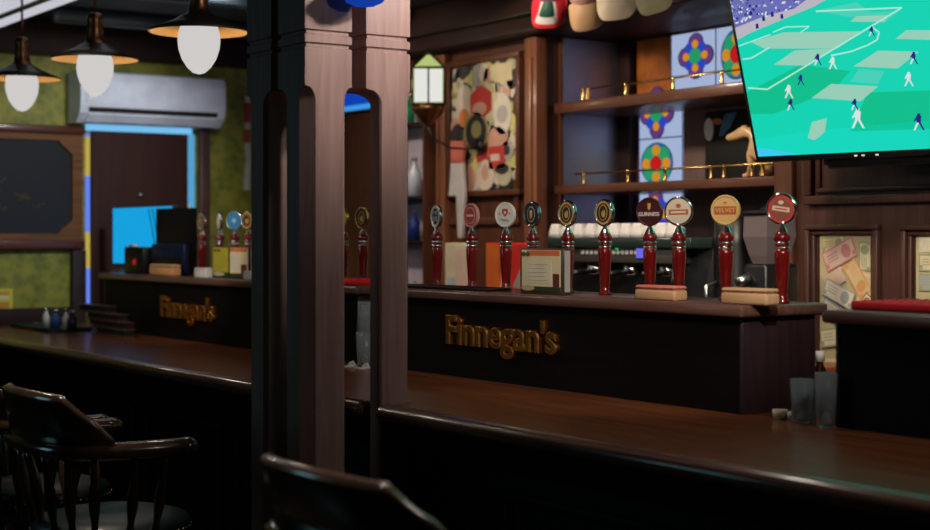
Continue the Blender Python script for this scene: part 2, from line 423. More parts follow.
# ------------------------------------------------------------------ raised tap boxes on the counter
BXY0, BXY1, BZ = 2.995, 3.275, 1.37
def tap_box(label, x0, x1, sign=None):
    t = thing('tap_riser', label, 'bar riser', ((x0 + x1) / 2, (BXY0 + BXY1) / 2, CT), group='black tap risers along the counter')
    B().box(x0 + .012, x1 - .012, BXY0, BXY1, CT, BZ - .034).build('carcass', M['bar_black'], t)
    B().box(x0, x0 + .013, BXY0 - .002, BXY1 + .002, CT, BZ - .034, bev=.003).build('end_panel', M['bar_end'], t)
    B().box(x1 - .013, x1, BXY0 - .002, BXY1 + .002, CT, BZ - .034, bev=.003).build('end_panel', M['bar_end'], t)
    B().box(x0 - .025, x1 + .025, BXY0 - .03, BXY1 + .03, BZ - .034, BZ, bev=.011, seg=3).build('top', M['bar_lip'], t)
    if sign:
        (u0, va), (u1, vb) = sign
        a, c = on_y(u0, va, BXY0), on_y(u1, vb, BXY0)
        b = B().text("Finnegan's", .135, .006, M['sign_brass'], FRONT(((a.x + c.x) / 2, BXY0 - .007, (a.z + c.z) / 2)), width=c.x - a.x, bevel=.004, offset=.001)
        b.build('sign_lettering', M['sign_brass'], t)
    return t
tap_box('far black tap riser with brass lettering, seen left of the wooden post', on_y(105, 277, BXY0).x, -5.17, ((163, 306), (216, 313)))
tap_box('middle black tap riser with brass lettering, right of the wooden post', -5.03, -3.085, ((449, 332), (560, 339)))
tap_box('black tap riser without lettering at the right edge, red mat on top', -2.75, -1.2)

# ------------------------------------------------------------------ beer taps
TY = 3.15
hp = [(0, 0), (.021, 0), (.021, .008), (.0155, .014), (.015, .03), (.0175, .07), (.0205, .115), (.0215, .14), (.0195, .152), (0, .153)]
B_handle = B().lathe(hp, seg=20)
beads = B()
for z, r in ((.155, .0215), (.169, .0225)):
    beads.lathe([(0, z - .004), (r * .92, z - .004), (r, z), (r * .92, z + .004), (0, z + .004)], M['chrome'], seg=20)
beads.lathe([(0, .158), (.0195, .158), (.0215, .162), (.0195, .166), (0, .166)], M['lacquer'], seg=20)
beads.lathe([(0, .172), (.019, .172), (.0235, .180), (.0225, .188), (.017, .198), (.010, .205), (0, .206)], M['lacquer'], seg=20)
B_cap = B().lathe([(.0165, .199), (.0125, .207), (.008, .215), (.0055, .224), (0, .224)], seg=16)
handle_o = me_h = None
def ngon(r, n=28, sy=1.0): return [(r * math.cos(2 * PI * k / n), sy * r * math.sin(2 * PI * k / n)) for k in range(n)]
def tap(u, label, kind, rz=0.0, v=290, proto=[None]):
    x = on_y(u, v, TY).x
    t = thing('beer_tap', label, 'beer tap', (x, TY, BZ), rz, group='beer taps on the risers')
    if proto[0] is None:
        a = B_handle.build('handle', M['lacquer'], t, False); c = beads.build('beaded_collar', M['chrome'], t, False); d = B_cap.build('cap', M['chrome'], t, False)
        proto[0] = (a, c, d)
    else:
        for q in proto[0]:
            k = q.copy(); C.objects.link(k); k.parent = t
    # badge: a thick round head facing the customers, its own face and marks
    zc = .264; R = .044
    Mx = face_mtx((0, 0, zc), (1, 0, 0), (0, 0, 1))
    rimc, facec = kind['rim'], kind['face']
    b = B().prism(ngon(R), .011, mtx=Mx @ Matrix.Translation((0, 0, -.005)), bev=.003, smooth=True); b.tube([Mx @ Vector((x_, y_, .006)) for x_, y_ in ngon(R - .003, 28)], .0038, seg=8, closed=True)
    badge = b.build('badge', rimc, t, False)
    L = [.0062]
    def disc(r, m, sx=1, sy=1, cx=0, cy=0, n=24):
        L[0] += .0005
        return B().prism([(cx + r * sx * math.cos(2 * PI * k / n), cy + r * sy * math.sin(2 * PI * k / n)) for k in range(n)], .001, mtx=Mx @ Matrix.Translation((0, 0, L[0]))).build('badge_face' if m is facec else 'emblem', m, badge, False)
    def bar(w, h, m, cx=0, cy=0, rot=0):
        L[0] += .0005
        mm = Mx @ Matrix.Translation((cx, cy, L[0])) @ Matrix.Rotation(rot, 4, 'Z')
        return B().box(-w / 2, w / 2, -h / 2, h / 2, 0, .001, mtx=mm).build('emblem', m, badge, False)
    def poly(pts, m):
        L[0] += .0005
        return B().prism(pts, .001, mtx=Mx @ Matrix.Translation((0, 0, L[0]))).build('emblem', m, badge, False)
    def word(s, size, w, m, cx=0, cy=0):
        L[0] += .0012
        return B().text(s, size, .0006, m, Mx @ Matrix.Translation((cx, cy, L[0])), width=w, offset=.0002).build('lettering', m, badge, False)
    disc(R - .006, facec)
    kind['draw'](disc, bar, poly, word)
    return t
W_, K_, GO, RD, MR = col('badge_white', (.72, .70, .66)), col('badge_black', (.012, .01, .01)), col('badge_gold', (.62, .36, .10), .35), col('badge_red', (.45, .05, .04)), col('badge_maroon', (.05, .006, .01))
CRM, TANB, ORB, GRY, BLU = col('badge_cream', (.62, .55, .42)), col('badge_tan', (.66, .42, .16)), col('badge_rust', (.42, .10, .035)), col('badge_grey', (.35, .34, .36)), col('badge_blue', (.05, .25, .55))
shield = lambda s, cx=0, cy=0: [(cx - s, cy + s), (cx + s, cy + s), (cx + s, cy - .2 * s), (cx, cy - 1.2 * s), (cx - s, cy - .2 * s)]
def d_gold(disc, bar, poly, word):
    disc(.031, K_); disc(.026, GO, .8, 1); disc(.023, K_, .75, 1); disc(.012, GO, .8, 1.1, .002, -.002); disc(.007, K_, 1, 1, -.002, .006); bar(.006, .022, GO, .003, -.004, .5)
def d_guin(disc, bar, poly, word):
    poly([(-.005, .026), (.006, .026), (.005, .012), (0, .004), (-.004, .010)], GO); word('GUINNESS', .017, .070, W_, 0, -.008)
def d_banner(disc, bar, poly, word):
    disc(.030, CRM); bar(.060, .016, ORB, 0, -.003, .02); bar(.046, .006, CRM, 0, -.003, .02); disc(.008, ORB, 1, .8, 0, .016)
def d_velvet(disc, bar, poly, word):
    bar(.066, .024, ORB, 0, -.001); word('VELVET', .017, .060, TANB, 0, -.001); poly([(-.006, .024), (.006, .024), (0, .018)], ORB)
def d_rust(disc, bar, poly, word):
    disc(.030, col('badge_brown', (.24, .07, .05))); bar(.05, .013, CRM, 0, .0, -.15); bar(.036, .004, RD, 0, 0, -.15); disc(.008, CRM, 1, .7, 0, .018)
def d_crest(disc, bar, poly, word):
    poly(shield(.013, .002, .008), RD); disc(.005, W_, 1, 1, .002, .008); bar(.04, .006, GRY, 0, -.018, -.12); disc(.003, RD, 1, 1, -.022, .004); disc(.003, RD, 1, 1, .024, .004)
def d_redbar(disc, bar, poly, word):
    disc(.030, W_, .95, 1); disc(.028, RD, .95, 1); bar(.040, .007, W_, 0, 0)
def d_dark(disc, bar, poly, word):
    disc(.031, K_, .85, 1); bar(.014, .04, GRY, -.010, 0); bar(.014, .04, GRY, .010, 0); bar(.03, .006, K_, 0, .004)
def d_port(disc, bar, poly, word):
    disc(.031, K_); disc(.027, GRY, .8, 1); disc(.023, K_, .8, 1); disc(.011, GO, .75, 1.3, 0, 0); disc(.006, CRM, 1, 1, .001, .008)
def d_blue(disc, bar, poly, word): disc(.028, BLU); bar(.02, .02, col('badge_sky', (.3, .6, .85)), 0, 0, .7)
def d_pale(disc, bar, poly, word): disc(.026, CRM, .7, 1); bar(.012, .034, W_)
K = lambda rim, face, draw: dict(rim=rim, face=face, draw=draw)
ch = M['chrome']
tap(202, 'far left red beer tap with a small brown and white badge, beside the white block', K(ch, GO, d_port), 0, 278)
tap(220, 'red beer tap with a narrow cream badge behind the yellow menu box', K(ch, CRM, d_pale), -.2, 278)
tap(235, 'red beer tap with a bright blue badge behind the far menu box', K(ch, BLU, d_blue), .55, 278)
tap(248, 'red beer tap with a brown and gold badge touching the left side of the post', K(ch, GO, d_gold), .2, 278)
tap(343.5, 'red beer tap half hidden by the post slot edge, gold badge', K(M['brass'], GO, d_pale), 0, 283)
tap(363, 'red beer tap with a gold framed oval badge seen through the post slot', K(M['brass'], K_, d_gold), .1, 283)
tap(437, 'red beer tap with a grey panelled chrome badge, first one right of the post', K(ch, W_, d_dark), -.12, 287)
tap(472, 'red beer tap with a red badge crossed by a white bar', K(col('badge_rim_pink', (.6, .3, .26), .3), RD, d_redbar), .02, 288)
tap(506, 'red beer tap with a white badge and a red shield crest', K(col('badge_rim_white', (.75, .74, .7), .3), W_, d_crest), .25, 290)
tap(533, 'red beer tap with a ringed black badge and small gold figure, behind the menu box', K(ch, K_, d_port), 0, 291)
tap(568, 'red beer tap with a gold and black badge right beside the menu box', K(ch, GO, d_gold), .03, 293)
tap(605, 'red beer tap with a gold on black badge alone before the coffee machine', K(ch, GO, d_gold), .03, 293)
tap(650, 'red beer tap with a dark maroon badge, gold harp and white word', K(col('badge_rim_maroon', (.07, .01, .015), .3), MR, d_guin), .42, 296)
tap(679, 'red beer tap with a round cream badge and brown banner, above the pink lidded box', K(ch, CRM, d_banner), .62, 298)
tap(726, 'red beer tap with a tan badge and rust coloured word banner', K(col('badge_rim_tan', (.6, .4, .16), .3), TANB, d_velvet), .52, 302)
tap(782, 'rightmost red beer tap with a chrome ringed brown badge', K(ch, RD, d_rust), .42, 303)

# ------------------------------------------------------------------ things standing on the risers
def block_box(u0, u1, v, Y, h, d, label, lidmat, bodymat, bev=.008, name='wooden_box'):
    a, c = on_y(u0, v, Y), on_y(u1, v, Y)
    t = thing(name, label, 'box', ((a.x + c.x) / 2, Y + d / 2, BZ))
    B().box(a.x, c.x, Y, Y + d, BZ, BZ + h * .72, bev=bev, seg=3).build('body', bodymat, t)
    B().box(a.x + .001, c.x - .001, Y + .001, Y + d - .001, BZ + h * .72, BZ + h, bev=bev * .9, seg=3).build('lid', lidmat, t)
    return t
block_box(720, 766, 305, 3.00, .046, .055, 'pale tan flat box on the riser end under the tan badged tap', M['tan_wood'], M['tan_wood'])
block_box(634, 674, 300, 3.00, .044, .055, 'pale flat box with a pink top under the maroon and cream badged taps', M['pink_lid'], M['tan_wood'])
block_box(149, 172, 277, 3.00, .055, .05, 'orange tan flat box on the far riser in front of the black caddy', M['tan_wood'], wood('orange_wood', (.62, .30, .12), (.75, .40, .18), .5, XG, 3, .1))
block_box(194, 206, 278, 3.00, .045, .07, 'small white block on the far riser under the first tap', M['white'], M['white'], .004, 'napkin_block')
block_box(243, 258, 281, 2.985, .04, .05, 'small pale block on the far riser against the post', M['white'], M['white'], .004, 'napkin_block')
def menu_box(u0, u1, v, Y, h, d, label, side, yellow=False):
    a, c = on_y(u0, v, Y), on_y(u1, v, Y)
    t = thing('menu_box', label, 'menu box', ((a.x + c.x) / 2, Y + d / 2, BZ))
    x0, x1 = a.x, c.x
    B().box(x0, x1, Y, Y + d, BZ, BZ + h, bev=.003).build('frame', wood('menu_frame_wood', (.05, .03, .015), (.08, .05, .025), .4, XG), t)
    W, Hh = x1 - x0, h
    b = B(); Y2 = Y - .0008
    def rp(px, pz, pw, ph, m, k): b.box(x0 + px * W, x0 + (px + pw) * W, Y2 - k * .0006, Y2 - k * .0006 + .001, BZ + pz * Hh, BZ + (pz + ph) * Hh, m)
    rp(.05, .07, .9, .89, M['paper'], 0); rp(.18, .84, .75, .11, col('menu_orange', (.80, .20, .06)), 1)
    rp(.05, .07, .9, .10, col('menu_green', (.035, .05, .012)), 1); rp(.78, .15, .14, .30, col('menu_brown', (.14, .03, .02)), 2)
    rp(.16, .24, .58, .5, col('menu_pale', (.86, .78, .58)), 1)
    if yellow:
        rp(.04, .07, .44, .89, col('menu_yellow', (.50, .44, .04)), 3); rp(.04, .07, .44, .12, col('menu_green', (.035, .05, .012)), 4); rp(.46, .05, .03, .93, M['header'], 4)
    for k in range(5): rp(.2, .3 + k * .085, .46 - .05 * (k % 2), .012, col('menu_ink', (.62, .52, .36)), 2)
    for cx in (.1, .2): b.prism([(x0 + (cx + .05 * math.cos(q)) * W, BZ + (.87 + .05 * math.sin(q)) * Hh) for q in [2 * PI * i / 10 for i in range(10)]], .001, col('menu_leaf', (.10, .12, .02)), mtx=Matrix(((1, 0, 0, 0), (0, 0, 1, Y2 - .002), (0, 1, 0, 0), (0, 0, 0, 1))))
    b.prism([(x0 + (.2 + .16 * math.cos(q)) * W, BZ + (.13 + .06 * math.sin(q)) * Hh) for q in [2 * PI * i / 12 for i in range(12)]], .001, col('menu_plate', (.6, .5, .3)), mtx=Matrix(((1, 0, 0, 0), (0, 0, 1, Y2 - .0025), (0, 1, 0, 0), (0, 0, 0, 1))))
    b.build('front_card', M['paper'], t)
    B().box(x1 - .0005, x1 + .001, Y + .006, Y + d - .006, BZ + .01, BZ + h - .008).build('side_card', side, t)
    return t
menu_box(520, 563, 293, 3.02, .150, .034, 'wooden framed menu box in the middle of the near riser', col('menu_side', (.42, .40, .40)))
menu_box(212, 250, 279, 3.03, .145, .09, 'yellow and white menu box on the far riser left of the post', M['paper'], True)
# serving tray and red mats
a, c = on_y(420, 288, 3.1), on_y(507, 290, 3.1)
t = thing('bar_tray', 'thin dark tray lying on the near riser just right of the post', 'tray', ((a.x + c.x) / 2, 3.06, BZ))
B().box(a.x, c.x, 3.0, 3.11, BZ, BZ + .006, bev=.002).build('base', M['black'], t)
b = B(); b.tube([(a.x, 3.0, BZ + .008), (c.x, 3.0, BZ + .008), (c.x, 3.11, BZ + .008), (a.x, 3.11, BZ + .008)], .004, closed=True, seg=8); b.build('rim', M['header'], t)
def mat_thing(x0, x1, y0, y1, label):
    t = thing('bar_mat', label, 'bar mat', ((x0 + x1) / 2, (y0 + y1) / 2, BZ))
    B().box(x0, x1, y0, y1, BZ, BZ + .022, bev=.006, seg=3).build('pad', M['red_mat'], t)
    b = B(); nx = int((x1 - x0) / .03)
    for i in range(nx):
        for j in range(3):
            b.lathe([(.006, .0), (.005, .003), (0, .0035)], seg=8, mtx=Matrix.Translation((x0 + .02 + i * .03, y0 + .03 + j * (y1 - y0 - .06) / 2, BZ + .0215)))
    b.build('rubber_studs', M['red_mat'], t)
mat_thing(on_y(866, 300, 3.1).x, -1.6, 3.04, 3.27, 'red rubber bar mat on the right edge riser')
mat_thing(-5.66, -5.19, 2.99, 3.10, 'red rubber bar mat seen through the slot in the post')

# left end of far riser: screen, black caddy, terminal
x0 = on_y(113.5, 230, 3.2).x; x1 = on_y(172, 230, 3.2).x; z0 = on_y(113, 263, 3.2).z; z1 = on_y(113, 208.5, 3.2).z
t = thing('monitor', 'blue lit monitor at the far left end of the tap riser before the door', 'monitor', ((x0 + x1) / 2, 3.22, BZ))
B().box(x0 - .008, x1 + .008, 3.2, 3.235, z0 - .008, z1 + .008, bev=.004).build('casing', M['black'], t)
b = B().box(x0, x1, 3.197, 3.2, z0, z1, lit('screen_blue', srgb(22, 160, 222), 1.0))
for k in (0, .05):
    xx = x0 + (x1 - x0) * .62 + k
    b.face([(xx, 3.1965, z1 - .01), (xx + .012, 3.1965, z1 - .01), (xx + .10, 3.1965, z0 + .10), (xx + .088, 3.1965, z0 + .10)], lit('screen_dark', srgb(8, 30, 60), .6))
b.build('screen', M['black'], t)
b = B().lathe([(0, 0), (.07, 0), (.07, .008), (.012, .014), (.012, z0 - BZ + .02), (0, z0 - BZ + .02)], mtx=Matrix.Translation((x0 + .12, 3.22, BZ)))
b.build('stand', M['steel'], t)
a, c = on_y(156, 230, 3.12), on_y(184, 230, 3.12)
t = thing('bar_caddy', 'tall black caddy standing before the blue monitor', 'caddy', ((a.x + c.x) / 2, 3.15, BZ))
zt_ = on_y(175, 208, 3.12).z
b = B()
b.box(a.x, c.x, 3.12, 3.126, BZ, zt_); b.box(a.x, c.x, 3.184, 3.19, BZ, zt_); b.box(a.x, a.x + .006, 3.126, 3.184, BZ, zt_); b.box(c.x - .006, c.x, 3.126, 3.184, BZ, zt_); b.box(a.x + .006, c.x - .006, 3.126, 3.184, BZ, BZ + .006)
b.build('bin', M['black'], t)
b = B().tube([(c.x - .03, 3.155, BZ + .02), (c.x - .02, 3.155, zt_ + .02)], .004); b.build('straw', M['white'], t)
a, c = on_y(124, 260, 3.06), on_y(143, 260, 3.06)
t = thing('card_terminal', 'small black terminal with a red light in front of the blue monitor', 'terminal', ((a.x + c.x) / 2, 3.1, BZ))
zt_ = on_y(135, 247, 3.06).z
B().box(a.x, c.x, 3.06, 3.13, BZ, zt_, bev=.006).build('body', M['black'], t)
p = on_y(134.5, 262, 3.06)
B().lathe([(0, 0), (.017, 0), (.013, .006), (0, .007)], mtx=FRONT((p.x, 3.061, p.z))).build('red_light', lit('red_indicator', srgb(190, 25, 35), .8), t)
B().box(a.x + .01, a.x + .07, 3.08, 3.11, zt_, zt_ + .012, bev=.003).build('paper_slip', M['tan_wood'], t)
a, c = on_y(145, 260, 3.06), on_y(178, 260, 3.06)
t = thing('till_box', 'dark navy box between the terminal and the caddy on the far riser', 'box', ((a.x + c.x) / 2, 3.085, BZ))
B().box(a.x + .012, c.x, 3.09, 3.115, BZ, on_y(170, 244, 3.06).z, bev=.004).build('body', M['navy'], t)
B().box(a.x + .02, c.x - .01, 3.086, 3.091, BZ + .02, BZ + .09, bev=.002).build('drawer_front', M['black'], t)

# ------------------------------------------------------------------ glassware on the counter in the gaps
def tumbler(p, r, h, label, flip=False, thick=.004):
    prof = [(0, 0), (r * .82, 0), (r, h), (r - thick, h), (r * .82 - thick, .012), (0, .012)]
    o = B().lathe(prof, seg=24).build('glass_tumbler', M['glass']); o.location = p
    if flip: o.rotation_euler = (PI, 0, 0); o.location = Vector(p) + Vector((0, 0, h))
    return tag(o, label, 'glass', 'glasses along the risers')
def pz(u, v): q = on_z(u, v, CT); return Vector((q.x, q.y, CT))
tumbler(pz(802, 423), .031, .115, 'short clear tumbler beside the end of the near riser')
tumbler(pz(826, 428), .029, .14, 'tall clear tumbler touching the right edge riser corner')
tumbler(pz(824, 419), .027, .12, 'clear glass standing behind the tall tumbler at the right riser', True)
tumbler(Vector((on_y(365, 360, 2.948).x, 2.948, CT)), .035, .13, 'lower of the two clear tumblers seen through the post slot')
tp = Vector((on_y(365, 360, 2.948).x, 2.948, CT))
o = tumbler((tp.x, tp.y, CT + .1305), .031, .115, 'upside down tumbler set on another glass, through the post slot', True)
def ramekin(p, r, h, label, m):
    o = B().lathe([(0, 0), (r * .85, 0), (r, h), (r * .9, h), (r * .78, .006), (0, .006)], seg=20).build('small_cup', m); o.location = p
    return tag(o, label, 'cup')
ramekin(pz(780, 419), .021, .025, 'small cream cup at the foot of the near riser end', M['paper'])
ramekin(pz(793, 420), .016, .022, 'small pale glass cup between the cream cup and the tumbler', M['white_plastic'])
t = thing('sauce_bottle', 'small dark bottle with a white cap and red label behind the glasses', 'bottle', (pz(819, 400).x, 3.40, CT))
sx = on_y(820, 380, 3.40).x; t.location.x = sx; zt_ = on_y(820, 351, 3.40).z - CT
B().lathe([(0, 0), (.024, 0), (.024, zt_ * .55), (.010, zt_ * .75), (.010, zt_ * .82), (0, zt_ * .82)], mtx=Matrix.Translation(t.location)).build('bottle_body', col('bottle_dark', (.03, .008, .006), .15), t)
B().lathe([(.0245, zt_ * .3), (.0247, zt_ * .5)], mtx=Matrix.Translation(t.location)).build('paper_label', col('label_red', (.5, .06, .03)), t)
B().lathe([(0, zt_ * .80), (.013, zt_ * .80), (.013, zt_), (0, zt_)], mtx=Matrix.Translation(t.location)).build('bottle_cap', M['white'], t)
for u, v, lab, w in ((350, 359, 'white folded napkin lying left of the glasses, through the post slot', .04), (364, 363, 'crumpled white napkin in front of the stacked tumblers, through the post slot', .04)):
    q = Vector((on_y(u, v, 2.90).x, 2.90, CT)); b = B()
    b.box(-w / 2, w / 2, -.03, .03, 0, .004, bev=.001); b.prism([(-.03, .004), (.03, .004), (.01, .022), (-.012, .016)], .004, mtx=Matrix.Rotation(PI / 2, 4, 'X') @ Matrix.Translation((0, 0, -.01)))
    o = b.build('paper_napkin', M['white']); o.location = q; tag(o, lab, 'napkin', 'napkins by the stacked tumblers')
tumb = None

# left part of the counter: tray with cruets, stack of menus, notice
q0, q1 = on_z(12, 327, CT), on_z(62, 331, CT)
t = thing('cruet_tray', 'flat dark green tray on the far left of the counter', 'tray', ((q0.x + q1.x) / 2, q0.y + .1, CT))
B().box(q0.x - .02, q1.x + .1, q0.y, q0.y + .22, CT, CT + .012, bev=.004).build('base', M['green_tray'], t)
B().tube([(q0.x - .02, q0.y, CT + .014), (q1.x + .1, q0.y, CT + .014), (q1.x + .1, q0.y + .22, CT + .014), (q0.x - .02, q0.y + .22, CT + .014)], .006, closed=True, seg=8).build('rim', M['green_tray'], t)
ty = q0.y + .08
for u, v, r, h, m, lab in ((46, 300, .018, .105, M['white'], 'slim white cruet bottle on the green tray'), (55, 303, .026, .10, col('blue_glaze', (.05, .10, .28), .2), 'blue squat bottle between two white ones on the green tray'), (66, 300, .018, .11, M['white'], 'white cruet bottle beside the stack of menus'), (72, 303, .024, .105, M['navy'], 'dark blue bottle touching the stack of menus')):
    x = on_y(u, 320, ty).x; tt = thing('cruet_bottle', lab, 'bottle', (x, ty, CT + .012), group='bottles on the green tray')
    B().lathe([(0, 0), (r, 0), (r, h * .55), (r * .5, h * .72), (r * .5, h * .85), (0, h * .85)], mtx=Matrix.Translation(tt.location)).build('bottle_body', m, tt)
    B().lathe([(0, h * .84), (r * .65, h * .84), (r * .6, h), (0, h)], mtx=Matrix.Translation(tt.location)).build('stopper', M['steel'], tt)
cov = wood('menu_cover', (.05, .025, .024), (.085, .045, .04), .4, XG, 3, .2)
zz = CT; base = on_z(100, 331, CT); base.y = min(base.y, 2.81)
lab = ['bottom menu of the dark stack at the left end of the counter', 'second menu from the bottom of the dark stack', 'third menu from the bottom of the dark stack', 'top menu of the dark stack beside the bottles']
for k, (ua, ub) in enumerate(((96, 124), (92, 124), (86, 117), (78, 105))):
    Y = base.y + .02
    a, c = on_y(ua, 320, Y).x, on_y(ub, 320, Y).x
    t = thing('menu_folder', lab[k], 'menu', ((a + c) / 2, Y + .03, zz), group='stacked menus on the counter')
    B().box(a, c, Y, Y + .06, zz, zz + .006, bev=.001).box(a, c, Y, Y + .06, zz + .030, zz + .036, bev=.001).build('cover', cov, t)
    B().box(a + .006, c - .006, Y + .006, Y + .055, zz + .006, zz + .030).build('pages', M['black_matte'], t)
    zz += .036
a, c = on_x(-14, 289, EX), on_x(12.5, 311, EX)
t = thing('notice_card', 'small yellow and orange card at the far left on the green wall', 'card', (EX, (a.y + c.y) / 2, c.z))
b = B().box(EX + .001, EX + .006, a.y, c.y, c.z, a.z, col('card_yellow', (.62, .55, .05)))
for k, (z0_, hh, m) in enumerate(((.15, .25, 'card_orange'), (.55, .12, 'card_pale'), (.75, .1, 'card_orange'))):
    b.box(EX + .006, EX + .007, a.y + .02, c.y - .02, c.z + z0_ * (a.z - c.z), c.z + (z0_ + hh) * (a.z - c.z), col(m, {'card_orange': (.55, .25, .04), 'card_pale': (.7, .65, .5)}[m]))
b.build('print', None, t)

# ------------------------------------------------------------------ end wall things
def hang_x(name, label, cat, u0, u1, v0, v1, group=None):
    a, c = on_x(u0, v0, EX), on_x(u1, v1, EX); return a.y, c.y, c.z, a.z
# dark board with notched frame
y0, y1 = on_x(-70, 180, EX).y, on_x(81, 180, EX).y; z0, z1 = on_x(80, 249, EX).z, on_x(80, 127, EX).z
t = thing('wall_board', 'dark board in a brown wooden frame with notched corners on the end wall', 'board', (EX, (y0 + y1) / 2, z0))
M['board_frame'] = wood('board_frame_wood', (.12, .045, .012), (.20, .08, .022), .6, (14, 1, 14), 2.5, 0)
b = B()
b.box(EX, EX + .05, y0 - .02, y1 + .01, z1 - .045, z1, bev=.006); b.box(EX, EX + .05, y0 - .02, y1 + .01, z0, z0 + .05, bev=.006)
b.build('rail', wood('board_rail_wood', (.07, .018, .012), (.11, .03, .02), .4, (14, 1, 14), 2.5, .2), t)
fw = .06; iy0, iy1, iz0, iz1 = y0 + fw, y1 - fw, z0 + .05 + fw * .6, z1 - .045 - fw * .6
b = B().box(EX, EX + .03, y0, y1, z1 - .045 - fw * .6, z1 - .045).box(EX, EX + .03, y0, y1, z0 + .05, iz0).box(EX, EX + .03, y0, iy0, iz0, iz1).box(EX, EX + .03, iy1, y1, iz0, iz1)
for sy, cy in ((1, iy0), (-1, iy1)):
    for sz, cz in ((1, iz0), (-1, iz1)):
        pts = [(cy, cz), (cy + sy * .08, cz)] + [(cy + sy * (.08 - .04 * math.sin(q)), cz + sz * (.08 - .04 * math.cos(q)) ) for q in [PI / 2 * i / 5 for i in range(6)]][0:0] + [(cy + sy * .06, cz + sz * .03), (cy + sy * .035, cz + sz * .045), (cy, cz + sz * .08)]
        b.prism(pts, .03, mtx=Matrix(((0, 0, 1, EX), (1, 0, 0, 0), (0, 1, 0, 0), (0, 0, 0, 1))))
b.build('frame', M['board_frame'], t)
b = B().box(EX, EX + .012, iy0 - .005, iy1 + .005, iz0 - .005, iz1 + .005, col('board_slate', (.006, .009, .016), .7))
gold = col('board_gold', (.12, .06, .02))
for k in range(14):
    yy = random.uniform(iy0 + .12, iy1 - .14); zz2 = iz0 + random.uniform(.12, .33); w = random.uniform(.03, .10)
    b.tube([(EX + .0125, yy + w * s, zz2 + .012 * math.sin(6 * s + k)) for s in [i / 6 for i in range(7)]], .003, gold, seg=6)
b.build('board_face', None, t)
# air conditioner
a, c = on_x(70, 71, EX + .2), on_x(226, 125, EX + .2)
y0, y1, z0, z1 = on_x(81, 100, EX + .21).y, on_x(226, 100, EX + .21).y, on_x(150, 124.5, EX + .2).z, on_x(150, 74, EX + .2).z
t = thing('air_conditioner', 'white split air conditioner on the green wall above the door', 'air conditioner', (EX, (y0 + y1) / 2, z0))
hh = z1 - z0
prof = [(0, 0), (.13, 0), (.19, hh * .18), (.205, hh * .32), (.21, hh * .8), (.19, hh * .97), (.17, hh), (0, hh)]
b = B().loft([[(EX + px, y, z0 + pz_) for px, pz_ in prof] for y in (y0, y1)], smooth=False); b.build('casing', M['white_plastic'], t)
B().loft([[(EX + px * 1.01 + .003, y, z0 + pz_) for px, pz_ in ((.2, hh * .36), (.207, hh * .36), (.212, hh * .8), (.196, hh * .94), (.185, hh * .94))] for y in (y0 + .03, y1 - .03)]).build('front_panel', M['white_plastic'], t)
B().loft([[(EX + px, y, z0 + pz_) for px, pz_ in ((.18, hh * .20), (.2, hh * .20), (.206, hh * .29), (.19, hh * .29))] for y in (y0 + .05, y1 - .05)]).build('air_slot', M['black_matte'], t)
B().loft([[(EX + px, y, z0 + pz_) for px, pz_ in ((.145, .012), (.15, .004), (.193, hh * .16), (.188, hh * .18))] for y in (y0 + .05, y1 - .05)]).build('louver', M['white_plastic'], t)
B().box(EX + .213, EX + .216, y0 + .05, y0 + .09, z0 + hh * .42, z0 + hh * .48).build('nameplate', M['steel'], t)
# red and white scarf
xs = EX + .02; a = on_x(248, 96, xs); c = on_x(249, 190, xs)
t = thing('hanging_scarf', 'narrow red and white scarf hanging on the green wall beside the post', 'scarf', (xs, a.y, c.z))
n = 14; b = B()
for k in range(n):
    z_a = a.z - (a.z - c.z) * k / n; z_b = a.z - (a.z - c.z) * (k + 1) / n
    m = col('scarf_white', (.6, .58, .55)) if (k > 6 or k % 4 == 0) else col('scarf_red', (.42, .06, .05))
    s = .012 * math.sin(k * .9)
    b.box(xs - .018, xs + .0, a.y - .017 + s * .5, a.y + .017 + s * .5, z_b, z_a + .001, m)
b.build('cloth', None, t)
B().ball((xs - .005, a.y, a.z + .004), .012, M['brass']).build('hook', M['brass'], t)

# ------------------------------------------------------------------ pendant lamps
def pendant_parts(t):
    neck = [(0, .20), (.012, .20), (.026, .195), (.032, .18), (.034, .165), (.028, .158), (.035, .145), (.031, .135), (.037, .12), (.032, .11), (.038, .095), (.036, .085), (.045, .072), (.06, .06), (0, .06)]
    B().lathe(neck, seg=24).build('neck', M['copper'], t, False)
    B().lathe([(.045, .070), (.068, .060), (.085, .048), (.12, .032), (.185, .006), (.182, 0), (.178, .001), (.12, .026), (.085, .041), (.04, .055)], seg=40).build('shade', M['shade_top'], t, False)
    B().lathe([(.1775, .0012), (.1195, .0245), (.0845, .039), (.05, .046), (.0, .047)], seg=40).build('shade_lining', M['shade_in'], t, False)
    r = .077
    gl = [(.0, .040), (.045, .040), (.060, .034), (.069, .018), (.075, -.005), (r, -.03), (.074, -.06), (.062, -.097), (.043, -.127), (.022, -.146), (0, -.152)]
    B().lathe(gl, seg=28).build('globe', M['bulb'], t, False)
    B().tube([(0, 0, .198), (0, 0, CZ - 2.3 - .022)], .006, seg=8).build('stem', M['copper'], t, False)
    B().lathe([(0, CZ - 2.3), (.05, CZ - 2.3), (.045, CZ - 2.325), (0, CZ - 2.33)]).build('ceiling_rose', M['copper'], t, False)
pl = None
for u, v, lab in ((199, 30, 'lit copper pendant lamp nearest the wooden post, largest of three'), (95, 62, 'lit copper pendant lamp in the middle of three, before the air conditioner'), (22, 80, 'lit copper pendant lamp at the far left, smallest of three')):
    p = on_y(u, v, 2.35)
    if pl is None:
        pl = thing('pendant_lamp', lab, 'pendant lamp', (p.x, 2.35, 2.3), group='copper pendant lamps over the bar'); pendant_parts(pl)
    else:
        q = copy_tree(pl); q.location = (p.x, 2.35, 2.3); q['label'] = lab

